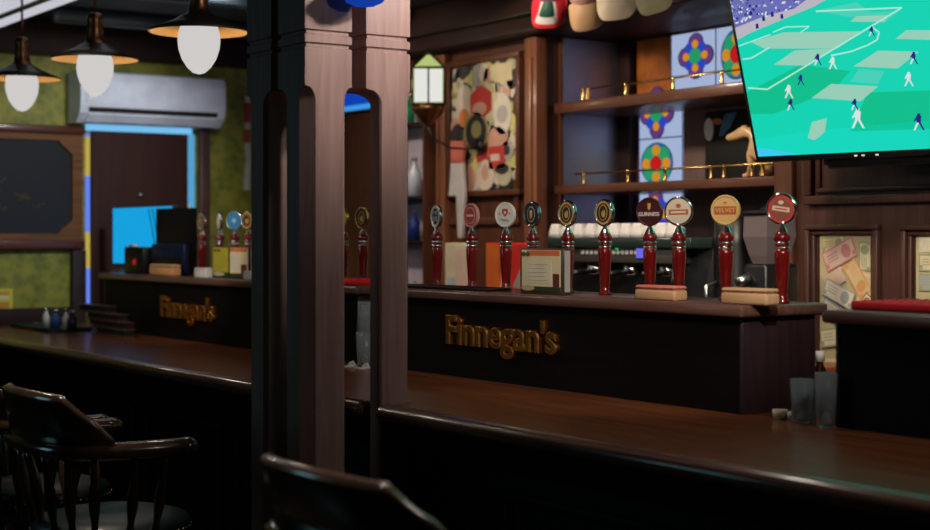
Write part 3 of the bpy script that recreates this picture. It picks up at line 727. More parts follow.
# ------------------------------------------------------------------ bar stools
def make_stool(label):
    t = thing('bar_stool', label, 'bar stool', group='captain style bar stools')
    S = .73
    B().lathe([(0, S - .06), (.20, S - .06), (.225, S - .05), (.232, S - .02), (.222, S + .0), (.17, S + .014), (0, S + .02)], seg=40).build('seat', M['leather'], t, False)
    b = B()
    for k in range(64):
        a = 2 * PI * k / 64; b.ball((.2315 * math.cos(a), .2315 * math.sin(a), S - .028), (.005, .005, .005), seg=6, rings=4)
    b.build('nailhead_trim', M['nail'], t, False)
    B().lathe([(0, S - .085), (.21, S - .085), (.222, S - .075), (.222, S - .06), (0, S - .06)], seg=40).build('seat_rim', M['chair'], t, False)
    half = [(.286, .11), (.291, .05), (.289, -.02), (.280, -.10), (.258, -.17), (.215, -.215), (.15, -.238), (.08, -.247)]
    path = half + [(0, -.25)] + [(-x, y) for x, y in reversed(half)]
    # smooth path
    def sm(ps):
        out = []
        for i in range(len(ps) - 1):
            p0 = ps[max(i - 1, 0)]; p1 = ps[i]; p2 = ps[i + 1]; p3 = ps[min(i + 2, len(ps) - 1)]
            for k in range(4):
                s = k / 4
                out.append(tuple(.5 * (2 * b_ + (c_ - a_) * s + (2 * a_ - 5 * b_ + 4 * c_ - d_) * s * s + (-a_ + 3 * b_ - 3 * c_ + d_) * s ** 3) for a_, b_, c_, d_ in zip(p0, p1, p2, p3)))
        return out + [ps[-1]]
    P = sm(path)
    B().tube([(x, y, .960) for x, y in P], 1, seg=12, flat=(.033, .025)).build('arm_bow', M['chair'], t, False)
    for s in (-1, 1): B().ball((s * .286, .112, .960), (.036, .036, .026)).build('arm_end', M['chair'], t, False)
    # crest: raised comb on the back of the bow, stepping down to the arms
    rings = []
    def crest_h(x, y):
        ax = abs(x)
        if y > -.10: return None
        if ax < .215: return 1.115 + .006 * math.cos(ax / .215 * PI / 2)
        if ax < .240: return 1.115 - .03 * ((ax - .215) / .025)
        if ax < .268: return 1.085 - .04 * ((ax - .240) / .028)
        return max(.965, 1.045 - .09 * ((ax - .268) / .02))
    for x, y in P:
        h = crest_h(x, y)
        if h is None: continue
        d = Vector((x, y + .02)).normalized(); L_ = .012
        pin, pout = (x - d.x * L_, y - d.y * L_), (x + d.x * L_, y + d.y * L_)
        o_ = Vector((d.x, d.y)) * .020 * max(0, (h - .99) / .12)
        tt = .016
        rings.append([(pin[0], pin[1], .953), (pin[0] + o_.x, pin[1] + o_.y, h - .02), (pin[0] + o_.x - d.x * .006, pin[1] + o_.y - d.y * .006, h - .006), (x + o_.x, y + o_.y, h + .004), (pout[0] + o_.x + d.x * .008, pout[1] + o_.y + d.y * .008, h - .004), (pout[0] + o_.x + d.x * .006, pout[1] + o_.y + d.y * .006, h - .02), (pout[0], pout[1], .953)])
    B().loft(rings, smooth=True).build('crest_rail', M['chair'], t, False)
    for k in range(11):
        s = (k - 5) / 5; i = int((s + 1) / 2 * (len(P) - 9)) + 4
        x, y = P[i]; bx, by = x * .74, y * .80
        r = [.011, .013, .010, .016, .018, .012, .009, .011]
        n = len(r); B().tube([(bx + (x - bx) * q / (n - 1), by + (y - by) * q / (n - 1), S - .06 + (.945 - S + .06) * q / (n - 1)) for q in range(n)], r, seg=8).build('spindle', M['chair'], t, False)
    for sx in (-1, 1):
        for sy in (-1, 1):
            n = 9; r = [.020, .022, .018, .024, .026, .019, .022, .018, .015]
            B().tube([(sx * (.13 + .12 * q / (n - 1)), sy * (.13 + .12 * q / (n - 1)), (S - .085) * (1 - q / (n - 1)) + .002) for q in range(n)], r, seg=10).build('leg', M['chair'], t, False)
    rr = .222
    B().tube([(rr * 1.414 * math.cos(2 * PI * k / 32) * .97, rr * 1.414 * math.sin(2 * PI * k / 32) * .97, .27) for k in range(32)], .011, seg=8, closed=True).build('foot_ring', M['brass'], t, False)
    return t
def put(o, x, y, rz): o.location = (x, y, 0); o.rotation_euler = (0, 0, rz)
st = make_stool('dark wooden bar stool in the foreground centre, seen from behind')
put(st, -2.60, 1.66, 0.0)
s2 = copy_tree(st); s2['label'] = 'dark wooden bar stool at the lower left with its arm towards the post'; put(s2, -4.395, 1.70, .0)
s3 = copy_tree(st); s3['label'] = 'dark wooden bar stool cut by the left edge, behind the other left stool'; put(s3, -5.09, 1.72, -.05)

# ------------------------------------------------------------------ back bar: counter, machines
BC = 1.08
bc = thing('back_counter', 'dark back bar cabinet under the shelves behind the taps', 'cabinet', (-5.7, 4.25, 0))
B().box(-7.2, -3.97, 3.98, BY - .035, BC - .035, BC, bev=.005).build('worktop', M['counter'], bc)
B().box(NXL + .01, NXR - .01, BY - .034, NY - .001, BC - .035, BC).build('worktop', M['counter'], bc)
B().box(-7.18, -3.99, 4.03, BY - .036, .08, BC - .035).build('carcass', M['bar_black'], bc)
B().box(-7.16, -4.01, 4.08, BY - .04, 0, .08).build('plinth', M['black_matte'], bc)
for k in range(5):
    x0 = -7.14 + k * .625
    d = B().box(x0, x0 + .60, 4.012, 4.03, .1, BC - .05, bev=.004).build('door', M['header'], bc)
    B().ball((x0 + .48, 4.004, .7), .014, M['brass']).build('knob', M['brass'], d)
Y = 4.06
x0, x1 = on_y(546, 250, Y).x, on_y(690, 250, Y).x
zt_ = on_y(620, 236, Y).z
em = thing('espresso_machine', 'dark espresso machine with button panel behind the taps', 'coffee machine', ((x0 + x1) / 2, Y + .2, BC))
dark_metal = plain('dark_metal', (.055, .05, .05), .35, .6)
B().box(x0, x1, Y + .12, Y + .42, BC + .03, zt_ - .03, bev=.01).build('body', dark_metal, em)
B().box(x0, x1, Y, Y + .42, zt_ - .05, zt_ - .005, bev=.008).build('cup_tray', plain('tray_green_black', (.02, .035, .03), .25), em)
zp0, zp1 = on_y(610, 263, Y).z, on_y(610, 241, Y).z
B().box(x0 + .03, x1 - .12, Y + .02, Y + .12, zp0, zt_ - .05, bev=.006).build('control_panel', plain('panel_grey', (.11, .095, .085), .35, .5), em)
for k in range(13):
    u = 583 + k * 4.4
    if u > 636: break
    p = on_y(u, 252.5, Y + .02)
    B().lathe([(0, 0), (.011, 0), (.009, .006), (0, .007)], seg=12, mtx=FRONT((p.x, Y + .021, p.z))).build('button', M['white'], em)
p = on_y(617, 247, Y + .02)
B().lathe([(0, 0), (.012, 0), (.010, .006), (0, .007)], seg=12, mtx=FRONT((p.x, Y + .021, p.z))).build('indicator', lit('green_led', srgb(40, 210, 90), .8), em)
a, c = on_y(637, 258, Y + .02), on_y(644, 246, Y + .02)
B().box(a.x, c.x, Y + .015, Y + .021, a.z, c.z).build('display', lit('blue_display', srgb(110, 110, 235), .9), em)
for u in (592, 628, 664):
    p = on_y(u, 275, Y + .05)
    g_ = B().lathe([(0, 0), (.035, 0), (.035, -.045), (.03, -.05), (0, -.05)], mtx=Matrix.Translation((p.x, Y + .07, zp0))).build('group_head', M['chrome'], em)
    B().tube([(p.x, Y + .04, zp0 - .035), (p.x, Y - .06, zp0 - .045)], [.012, .014], seg=10).build('portafilter_handle', M['black'], g_)
B().tube([(x1 - .1, Y + .05, zp0 + .03), (x1 - .09, Y + .0, zp0), (x1 - .09, Y - .02, zp0 - .14)], .006).build('steam_wand', M['chrome'], em)
B().box(x0, x1, Y, Y + .12, BC, BC + .05, bev=.006).build('drip_tray', dark_metal, em)
B().box(x0, x1, Y + .12, Y + .42, BC, BC + .03).build('base', M['black'], em)
cupprof = [(0, .058), (.024, .058), (.026, .052), (.036, .02), (.039, 0), (.036, 0), (.033, .02), (.023, .05), (0, .05)]
cup0 = None
cups = [(557 + 11.7 * k, .08) for k in range(11)] + [(618, .22), (641, .22), (666, .22)]
cl_ = ['first', 'second', 'third', 'fourth', 'fifth', 'sixth', 'seventh', 'eighth', 'ninth', 'tenth', 'eleventh']
for k, (u, dy) in enumerate(cups):
    x = on_y(u, 230, Y + dy).x
    lab = ('%s white cup from the left in the front row on the coffee machine' % cl_[k]) if k < 11 else 'white cup in the back row on the coffee machine, %s' % (['nearest the black and gold tap', 'nearest the maroon badged tap', 'nearest the cream badged tap'][k - 11])
    if cup0 is None:
        cup0 = thing('coffee_cup', lab, 'cup', (x, Y + dy, zt_ - .005), group='upturned cups on the coffee machine')
        B().lathe(cupprof, seg=20).build('bowl', M['white'], cup0, False)
        B().tube([(.034, 0, .016), (.052, 0, .018), (.054, 0, .034), (.030, 0, .042)], .004, seg=8).build('handle', M['white'], cup0, False)
        q = cup0
    else:
        q = copy_tree(cup0); q.location = (x, Y + dy, zt_ - .005); q['label'] = lab
    q.rotation_euler = (0, 0, 1.57 + .1 * math.sin(2.3 * k))
# grinder with clear hopper, black boiler
def grinder():
    Yg = 4.08; x = on_y(750, 250, Yg).x
    t = thing('coffee_grinder', 'black coffee grinder with a clear hopper behind the rightmost taps', 'coffee grinder', (x, Yg + .1, BC))
    zb_ = on_y(757, 264, Yg).z; zt2 = on_y(757, 207, Yg).z
    B().box(x - .06, x + .06, Yg + .02, Yg + .2, BC, zb_ - .0, bev=.015).build('body', M['black'], t)
    B().loft([[(x + sx * w, Yg + .1 + sy * d_, z) for sx, sy in ((-1, -1), (1, -1), (1, 1), (-1, 1))] for z, w, d_ in ((zb_, .035, .05), (zb_ + .03, .045, .06), (zb_ + .10, .062, .075), (zt2 - .03, .060, .072))]).build('hopper', plain('smoky_hopper', (.22, .18, .19), .15, trans=.4, var=.05), t)
    B().box(x - .064, x + .064, Yg + .02, Yg + .18, zt2 - .03, zt2 - .012, bev=.006).ball((x, Yg + .1, zt2 - .008), (.035, .035, .014)).build('lid', M['black'], t)
    B().tube([(x - .03, Yg + .03, zb_ - .05), (x - .03, Yg - .03, zb_ - .07)], .02).build('spout', M['steel'], t)
grinder()
Yg = 4.10; x = on_y(716, 240, Yg).x; zt2 = on_y(713, 213, Yg).z
t = thing('water_boiler', 'black rounded boiler between the coffee machine and the grinder', 'boiler', (x, Yg + .1, BC))
B().lathe([(0, 0), (.085, 0), (.085, .02), (.078, .04), (.082, zt2 - BC - .12), (.080, zt2 - BC - .03), (.05, zt2 - BC - .005), (0, zt2 - BC)], mtx=Matrix.Translation((x, Yg + .1, BC))).build('body', M['black'], t)
B().tube([(x - .02, Yg + .02, BC + .3), (x - .02, Yg - .03, BC + .29), (x - .02, Yg - .03, BC + .2)], .010).build('tap_spout', M['steel'], t)
xx = on_y(705, 280, 4.03).x
o = B().lathe([(0, 0), (.03, 0), (.03, .22), (.024, .24), (0, .24)]).build('steel_canister', M['steel']); o.location = (xx, 4.03, BC); tag(o, 'slim steel canister in front of the black boiler', 'canister')

# posters on the back counter
def standing_card(name, u0, u1, v1, Y, label, cat, fill, mat):
    a, c = on_y(u0, v1, Y), on_y(u1, v1, Y)
    t = thing(name, label, cat, ((a.x + c.x) / 2, Y, BC))
    B().box(a.x, c.x, Y, Y + .015, BC, a.z, bev=.002).build('board', mat, t)
    b = B()
    fill(b, a.x, c.x, BC, a.z, Y - .001); b.build('print', None, t)
    return t
def f_red(b, x0, x1, z0, z1, y):
    w, h = x1 - x0, z1 - z0
    b.box(x0 + .005, x1 - .005, y, y + .001, z0 + .01, z1 - .006, col('poster_red', (.42, .015, .008)))
    b.box(x0 + .005, x0 + w * .3, y - .0006, y, z0 + .01, z1 - .006, col('poster_orange', (.45, .10, .012)))
    b.face([(x0 + w * .25, y - .001, z0 + .02), (x0 + w * .5, y - .001, z0 + .02), (x0 + w * .36, y - .001, z0 + h * .75)], col('poster_cream', (.75, .5, .3)))
    b.face([(x0 + w * .58, y - .001, z0 + h * .55), (x0 + w * .72, y - .001, z0 + h * .5), (x0 + w * .98, y - .001, z0 + h * .85), (x0 + w * .9, y - .001, z0 + h * .9)], col('poster_grey', (.25, .2, .2)))
    b.face([(x0 + w * .55, y - .001, z0 + h * .2), (x0 + w * .95, y - .001, z0 + h * .62), (x0 + w * .98, y - .001, z0 + h * .45), (x0 + w * .6, y - .001, z0 + h * .1)], col('poster_cream', (.75, .5, .3)))
standing_card('poster_board', 486, 533, 243, 4.25, 'red and orange poster board standing behind the white crested tap', 'poster', f_red, M['red_mat'])
def f_cream(b, x0, x1, z0, z1, y):
    w, h = x1 - x0, z1 - z0
    b.box(x0 + .003, x1 - .003, y, y + .001, z0 + .01, z1 - .004, col('card_cream', (.55, .50, .36)))
    b.box(x0 + .02, x1 - .01, y - .0006, y, z0 + .02, z0 + h * .62, col('card_bluegrey', (.30, .42, .44)))
    b.box(x0 + w * .4, x1 - .02, y - .0009, y - .0003, z0 + h * .5, z0 + h * .93, col('card_pink', (.55, .40, .34)))
standing_card('picture_card', 445, 472, 243, 4.27, 'cream picture card standing between the first two taps right of the post', 'card', f_cream, M['paper'])

# ------------------------------------------------------------------ back wall things
# framed collage
YF = BY - .028
x0, x1 = on_y(451, 100, YF).x, on_y(517, 100, YF).x; z0, z1 = on_y(517, 189, YF).z, on_y(517, 57, YF).z
t = thing('collage_frame', 'wooden frame crowded with colourful beer mats and caps beside the column', 'picture', ((x0 + x1) / 2, BY, z0))
b = B(); rect_frame(b, x0 - .03, x1 + .03, z0 - .03, z1 + .03, BY - .0005, .03, .04); b.build('frame', M['panel'], t)
b = B().box(x0 - .001, x1 + .001, BY - .02, BY - .0005, z0 - .001, z1 + .001, col('collage_back', (.03, .025, .02)))
cols = [(.62, .55, .32), (.55, .50, .18), (.60, .52, .42), (.50, .04, .03), (.03, .025, .03), (.40, .38, .35), (.62, .20, .06), (.08, .07, .10), (.55, .30, .22), (.30, .28, .10), (.62, .58, .50), (.45, .42, .30)]
for i, c_ in enumerate(cols): col('collage_%d' % i, c_)
W, Hh = x1 - x0, z1 - z0
def piece(fx, fz, r, ci, n=16, sx=1, sz=1, lv=0):
    cx, cz = x0 + fx * W, z1 - fz * Hh; rx = min(r * sx, cx - x0, x1 - cx); rz_ = min(r * sz, cz - z0, z1 - cz)
    b.prism([(rx * math.cos(2 * PI * k / n + PI / n), rz_ * math.sin(2 * PI * k / n + PI / n)) for k in range(n)], .003, M['collage_%d' % ci], mtx=FRONT((cx, BY - .021 - lv * .0016, cz)))
rnd = random.Random(11)
for k in range(240): piece(rnd.uniform(.05, .95), rnd.uniform(.03, .97), rnd.uniform(.028, .055), rnd.choice([0, 1, 2, 2, 5, 8, 10, 11, 4, 7, 9]), rnd.choice([16, 16, 4, 6]), lv=k % 5)
for fx, fz, r, ci, n, sx, sz, lv in ((.22, .06, .05, 4, 16, 1, 1, 5), (.30, .12, .055, 1, 3, 1, .8, 6), (.78, .10, .11, 0, 4, 1.2, 1.3, 5), (.80, .42, .08, 10, 16, 1, 1.3, 6), (.80, .42, .045, 5, 16, 1, 1, 7), (.22, .32, .09, 2, 16, .9, 1.2, 5), (.48, .31, .10, 3, 6, 1.1, .9, 6), (.46, .36, .05, 8, 16, 1.3, .7, 7), (.62, .30, .075, 0, 4, .8, 1.7, 5), (.22, .42, .05, 6, 16, 1, 1, 6), (.40, .55, .11, 9, 20, 1, 1, 7), (.41, .54, .09, 4, 20, 1, 1, 8), (.42, .52, .045, 9, 16, 1, 1, 9), (.12, .58, .08, 4, 16, 1, 1, 6), (.72, .65, .09, 8, 16, 1.1, 1, 6), (.50, .70, .07, 3, 4, 1, 1, 6), (.72, .75, .08, 3, 4, 1.2, 1, 7), (.70, .75, .04, 2, 4, 1.4, .6, 8), (.55, .88, .09, 2, 16, .9, 1.1, 7), (.55, .86, .03, 8, 16, 1, 1.4, 8), (.82, .88, .06, 11, 16, 1.1, 1, 6), (.80, .84, .04, 4, 16, 1.4, .7, 7), (.30, .90, .07, 8, 16, .9, 1, 6), (.87, .70, .05, 5, 16, 1, 1, 6), (.87, .70, .025, 4, 16, 1, 1, 7)):
    piece(fx, fz, r, ci, n, sx, sz, lv)
b.build('collage_board', None, t)
# narrow red and white paddle hanging in front of it
YP = BY - .075
pa = on_y(458, 141, YP); t = thing('hanging_pennant', 'narrow red and white pennant hanging in front of the collage frame', 'pennant', (pa.x, YP, on_y(460, 243, YP).z))
def quad(b, us, vs, m, d=.018):
    pts = [on_y(u, v, YP) for u, v in zip(us, vs)]
    b.prism([(p.x, p.z) for p in pts], d, m, mtx=Matrix(((1, 0, 0, 0), (0, 0, 1, YP - d / 2), (0, 1, 0, 0), (0, 0, 0, 1))), bev=.003)
b = B(); quad(b, (451.5, 465, 464, 452), (141, 141, 163, 163), col('pennant_red', (.50, .13, .09))); b.build('head', None, t)
b = B(); quad(b, (452, 464, 466, 450), (163, 163, 196, 196), col('pennant_white', (.50, .47, .48)))
quad(b, (457, 466, 463.5, 459), (195, 195, 238, 238), col('pennant_white', (.50, .47, .48))); b.build('tail', None, t)
pt = on_y(458, 141, YP)
B().tube([(pt.x, YP, pt.z - .004), (pt.x, YP, pt.z + .05), (pt.x, BY - .041, pt.z + .07)], .004).build('cord', M['black'], t)

# wall lantern
YL = 4.22; p = on_y(428.5, 105, YL); ztop = on_y(428.5, 53, YL).z
t = thing('wall_lantern', 'lit lantern with pale green panes on a curved bracket beside the post', 'lantern', (p.x, BY - .05, on_y(428, 150, YL).z))
hw = .079
zb_, ze = p.z, on_y(428.5, 69, YL).z
lg = glow('lantern_glass', srgb(228, 228, 222), 1.0); lgg = glow('lantern_glass_green', srgb(200, 215, 130), .8)
b = B()
R8 = Matrix.Rotation(math.radians(57), 3, 'Z')
def lp(x, y, z): v = R8 @ Vector((x, y, 0)); return (p.x + v.x, YL + v.y, z)
S4 = [(-1, -1), (1, -1), (1, 1), (-1, 1)]
for k in range(4):
    (ax, ay), (bx, by) = S4[k], S4[(k + 1) % 4]
    pane = B()
    e0, e1 = .04, .96
    for half_ in (0, 1):
        f0 = .06 + half_ * .47; f1 = f0 + .41
        q = [(hw * (ax + (bx - ax) * f), hw * (ay + (by - ay) * f)) for f in (f0, f1)]
        qq = [(hw * .985 * (ax + (bx - ax) * f), hw * .985 * (ay + (by - ay) * f)) for f in (f0 - .035, f1 + .035)]
        pane.face([lp(*qq[0], zb_ + .004), lp(*qq[1], zb_ + .004), lp(*qq[1], ze - .003), lp(*qq[0], ze - .003)], lgg)
        pane.face([lp(*q[0], zb_ + .01), lp(*q[1], zb_ + .01), lp(*q[1], ze - .008), lp(*q[0], ze - .008)], lg)
    q = [(hw * (ax + (bx - ax) * f), hw * (ay + (by - ay) * f)) for f in (.08, .92)]
    pane.face([lp(*q[0], ze + .006), lp(*q[1], ze + .006), lp(q[1][0] * .12, q[1][1] * .12, ztop - .01), lp(q[0][0] * .12, q[0][1] * .12, ztop - .01)], lgg)
    pane.build('pane', lg, t)
fr = B(); edge = []
for sx, sy in S4:
    fr.tube([lp(sx * hw, sy * hw, zb_), lp(sx * hw, sy * hw, ze), lp(sx * hw * .06, sy * hw * .06, ztop)], .0055, M['black'], seg=8)
for z in (zb_, ze): fr.tube([lp(sx * hw, sy * hw, z) for sx, sy in S4], .006, M['black'], seg=8, closed=True)
for k in range(4):
    (ax, ay), (bx, by) = S4[k], S4[(k + 1) % 4]
    fr.tube([lp((ax + bx) / 2 * hw, (ay + by) / 2 * hw, zb_), lp((ax + bx) / 2 * hw, (ay + by) / 2 * hw, ze)], .0045, M['black'], seg=8)
fr.ball((p.x, YL, ztop + .01), .014, M['black'])
fr.build('frame', M['black'], t)
zc_ = on_y(428, 126, YL).z
B().lathe([(.0, 0), (.012, .004), (.03, .018), (hw * 1.0, (zb_ - zc_) * .7), (hw * 1.15, zb_ - zc_ - .004), (0, zb_ - zc_ - .004)], mtx=Matrix.Translation((p.x, YL, zc_))).build('base_cup', M['copper'], t)
b = B().tube([(p.x, YL, zc_ + .01), (p.x, YL + .02, zc_ - .06), (p.x + .05, YL + .10, zc_ - .11), (p.x + .10, YL + .18, zc_ - .115), (p.x + .14, BY - .062, zc_ - .10)], .006)
b.lathe([(0, 0), (.035, 0), (.03, .01), (0, .014)], mtx=FRONT((p.x + .14, BY - .062, zc_ - .10)))
b.build('bracket', M['black'], t)
LANT = Vector((p.x, YL, (zb_ + ze) / 2))

# shelf unit between post and lantern, its backlight put into the panel colour
YS = 4.36; xa, xb = on_y(386, 200, YS).x, on_y(423.5, 200, YS).x
t = thing('shelf_unit', 'narrow open wall shelves with bottles just right of the wooden post', 'shelf', ((xa + xb) / 2, BY - .06, BC))
B().box(xa, xb, BY - .008, BY - .001, BC, 2.35).build('back_panel', plain('shelf_backlight_mauve', (.55, .50, .62), .4), t)
for x in (xa, xb - .012): B().box(x, x + .012, YS, BY - .008, BC, 2.35, bev=.002).build('side_panel', M['panel'], t)
shv = [on_y(415, v, YS).z for v in (286, 240, 196, 122)]
for z in shv[1:]: B().box(xa + .012, xb - .012, YS, BY - .008, z - .018, z, bev=.002).build('shelf_board', M['header'], t)
def bottle(u, z, r, h, m, lab, cap=None, Y=YS + .06):
    x = on_y(u, 200, Y).x
    t = thing('bottle', lab, 'bottle', (x, Y, z), group='bottles on the narrow shelves')
    B().lathe([(0, 0), (r, 0), (r, h * .6), (r * .38, h * .76), (r * .38, h * .92), (0, h * .92)], mtx=Matrix.Translation(t.location)).build('bottle_body', m, t)
    B().lathe([(0, h * .9), (r * .45, h * .9), (r * .45, h), (0, h)], mtx=Matrix.Translation(t.location)).build('bottle_cap', cap or M['steel'], t)
paleb = plain('pale_blue_bottle', (.62, .70, .85), .25, coat=.3)
bottle(414.5, shv[2], .038, .21, paleb, 'pale bluish bottle on the middle narrow shelf')
bottle(414, shv[1], .034, .0 + .16, col('cobalt', (.02, .04, .25), .2), 'cobalt blue bottle on the second narrow shelf')
bottle(413, BC, .04, .24, paleb, 'tall pale bottle on the lowest narrow shelf')
bottle(409, shv[3], .03, .15, col('emerald', (.03, .25, .12), .2), 'green bottle on the top narrow shelf behind the lantern')
# blue lit sign seen in the post slot
a, c = on_y(330, 60, BY - .01), on_y(384, 107, BY - .01)
t = thing('light_sign', 'blue lit sign on the back wall seen through the top of the post slot', 'sign', ((a.x + c.x) / 2, BY, c.z))
B().box(a.x - .01, c.x + .01, BY - .03, BY, c.z - .01, a.z + .01, bev=.004).build('casing', M['black'], t)
b = B().box(a.x, c.x, BY - .032, BY - .03, c.z + .03, a.z, lit('sign_blue', srgb(12, 62, 175), 1)).box(a.x, c.x, BY - .0325, BY - .03, c.z, c.z + .03, lit('sign_pale', srgb(60, 150, 225), 1))
b.build('lit_face', None, t)

# ------------------------------------------------------------------ niche shelves with brass gallery rails
def shelf(z, y0, label, th, posts, us):
    t = thing('wall_shelf', label, 'shelf', ((NXL + NXR) / 2, y0 + .1, z))
    B().box(NXL + .01, NXR - .003, y0, NY - .055, z - th, z, bev=.004).build('board', M['mould'], t)
    g = B(); zr = z + .052
    g.tube([(on_y(us[0], 100, y0 + .012).x, y0 + .012, zr), (NXR - .01, y0 + .012, zr)], .0045, M['brass'], seg=8)
    g.build('gallery_rail', M['brass'], t)
    for u in posts:
        x = on_y(u, 100, y0 + .012).x
        B().lathe([(0, 0), (.010, 0), (.010, .006), (.0075, .012), (.0075, .05), (.009, .054), (.0, .062)], seg=12, mtx=Matrix.Translation((x, y0 + .012, z))).build('rail_post', M['brass'], t)
    return t
SY = 4.53
zu, zl = on_y(640, 93.5, SY).z, on_y(640, 182, SY).z
shelf(zu, SY, 'upper wooden shelf with a brass rail left of the television', .05, (583, 588, 626, 673, 722), (583,))
shelf(zl, SY, 'lower wooden shelf with a brass rail above the coffee machine', .04, (584, 628, 665, 711, 724, 752, 763), (575,))
# stained glass
sg = {k: glow('stained_' + k, c, .8) for k, c in dict(white=srgb(178, 196, 232), purple=srgb(105, 62, 135), blue=srgb(45, 75, 205), green=srgb(40, 165, 110), teal=srgb(30, 125, 150), yellow=srgb(225, 150, 30), red=srgb(205, 30, 30), lead=srgb(40, 45, 90)).items()}
def rosette(b, cx, cz, w, h, y, kind):
    def ell(r, m, k, ox=0, oz=0, sx=1, sz=1, n=28): b.prism([(cx + w * (ox + r * sx * math.cos(2 * PI * i / n)), cz + h * (oz + r * sz * math.sin(2 * PI * i / n))) for i in range(n)], .001, sg[m], mtx=Matrix(((1, 0, 0, 0), (0, 0, -1, y - k * .0012), (0, 1, 0, 0), (0, 0, 0, 1))))
    D4 = ((0, .5), (.5, 0), (0, -.5), (-.5, 0)); X4 = ((.36, .36), (-.36, .36), (.36, -.36), (-.36, -.36))
    if kind == 'quatrefoil':
        ell(.62, 'lead', 0)
        for ox, oz in D4: ell(.42, 'lead', .0 + .1, ox * 1.1, oz * 1.1)
        ell(.58, 'blue', 1)
        for ox, oz in D4: ell(.37, 'purple', 2, ox * 1.1, oz * 1.1)
        for ox, oz in X4: ell(.2, 'blue', 3, ox, oz)
        for ox, oz in D4: ell(.17, 'yellow', 4, ox * 1.0, oz * 1.0)
        ell(.33, 'green', 5)
    else:
        ell(.98, 'lead', 0); ell(.93, 'teal', 1)
        for ox, oz in X4: ell(.36, 'green', 2, ox * 1.1, oz * 1.1)
        for ox, oz in D4: ell(.2, 'blue', 3, ox * 1.4, oz * 1.4); ell(.24, 'yellow', 4, ox * 1.25, oz * 1.25)
        ell(.36, 'red', 5)
def glass_panel(label, u0, u1, v0, v1, ros, lines, Y):
    a, c = on_y(u0, v0, Y), on_y(u1, v1, Y)
    t = thing('stained_glass_panel', label, 'stained glass', ((a.x + c.x) / 2, Y, c.z))
    um = (u0 + u1) / 2
    zt_, zb_ = on_y(um, v0, Y).z, on_y(um, v1, Y).z
    B().box(a.x, c.x, Y, Y + .010, zb_, zt_).build('glass', sg['white'], t)
    b = B()
    for uu, vv, rw, rh, kind in ros:
        p = on_y(uu, vv, Y); wq = rw * (on_y(uu + 1, vv, Y).x - p.x); hq = rh * (p.z - on_y(uu, vv + 1, Y).z)
        rosette(b, p.x, p.z, wq, hq, Y - .001, kind)
    b.build('rosettes', None, t)
    b = B()
    for kind, val in lines:
        if kind == 'v': x = on_y(val, 60, Y).x; b.box(x - .003, x + .003, Y - .002, Y, zb_, zt_)
        else: z = on_y(um, val, Y).z; b.box(a.x, c.x, Y - .002, Y, z - .003, z + .003)
    for x in (a.x, c.x - .005): b.box(x, x + .005, Y - .002, Y, zb_, zt_)
    b.build('leading', sg['lead'], t)
YG = NY - .022
glass_panel('stained glass panel with a green centred rosette above the upper shelf', 671, 757, 29, 90, ((696, 56, 18.5, 24, 'quatrefoil'), (737, 54, 16.5, 26, 'circle')), (('v', 716), ('h', 72)), YG - .012)
glass_panel('tall stained glass strip with a red centred rosette below the upper shelf', 639, 683, 100, 222, ((657, 113, 18, 27, 'quatrefoil'), (657, 163.5, 16.5, 21.5, 'circle'), (656, 214, 18, 27, 'quatrefoil')), (('h', 138), ('h', 188)), YG)
# black picture and animal figurine on the lower shelf
YQ = NY - .06
a, c = on_y(707, 108, YQ), on_y(775, 179, YQ)
t = thing('shelf_picture', 'black picture with a white oval standing on the lower shelf', 'picture', ((a.x + c.x) / 2, YQ, zl))
B().box(a.x, c.x, YQ - .012, YQ, zl, a.z - .02, bev=.002).build('board', M['black_matte'], t)
def fl(b, pts, m, k): b.prism([(on_y(u, v, YQ).x, on_y(u, v, YQ).z) for u, v in pts], .0015, m, mtx=Matrix(((1, 0, 0, 0), (0, 0, -1, YQ - .0122 - k * .001), (0, 1, 0, 0), (0, 0, 0, 1))))
b = B()
fl(b, [(711 + 4.6 * math.cos(q), 129.5 + 11.5 * math.sin(q)) for q in [2 * PI * i / 20 for i in range(20)]], col('picture_white', (.78, .78, .72)), 1)
fl(b, [(719.5 + 5 * math.cos(q), 121.5 + 3.2 * math.sin(q)) for q in [2 * PI * i / 14 for i in range(14)]], col('picture_orange', (.5, .18, .05)), 1)
fl(b, [(727, 114), (739, 112), (733, 127), (724, 137), (721, 136)], col('picture_blue', (.06, .20, .36)), 1)
b.build('print', None, t)
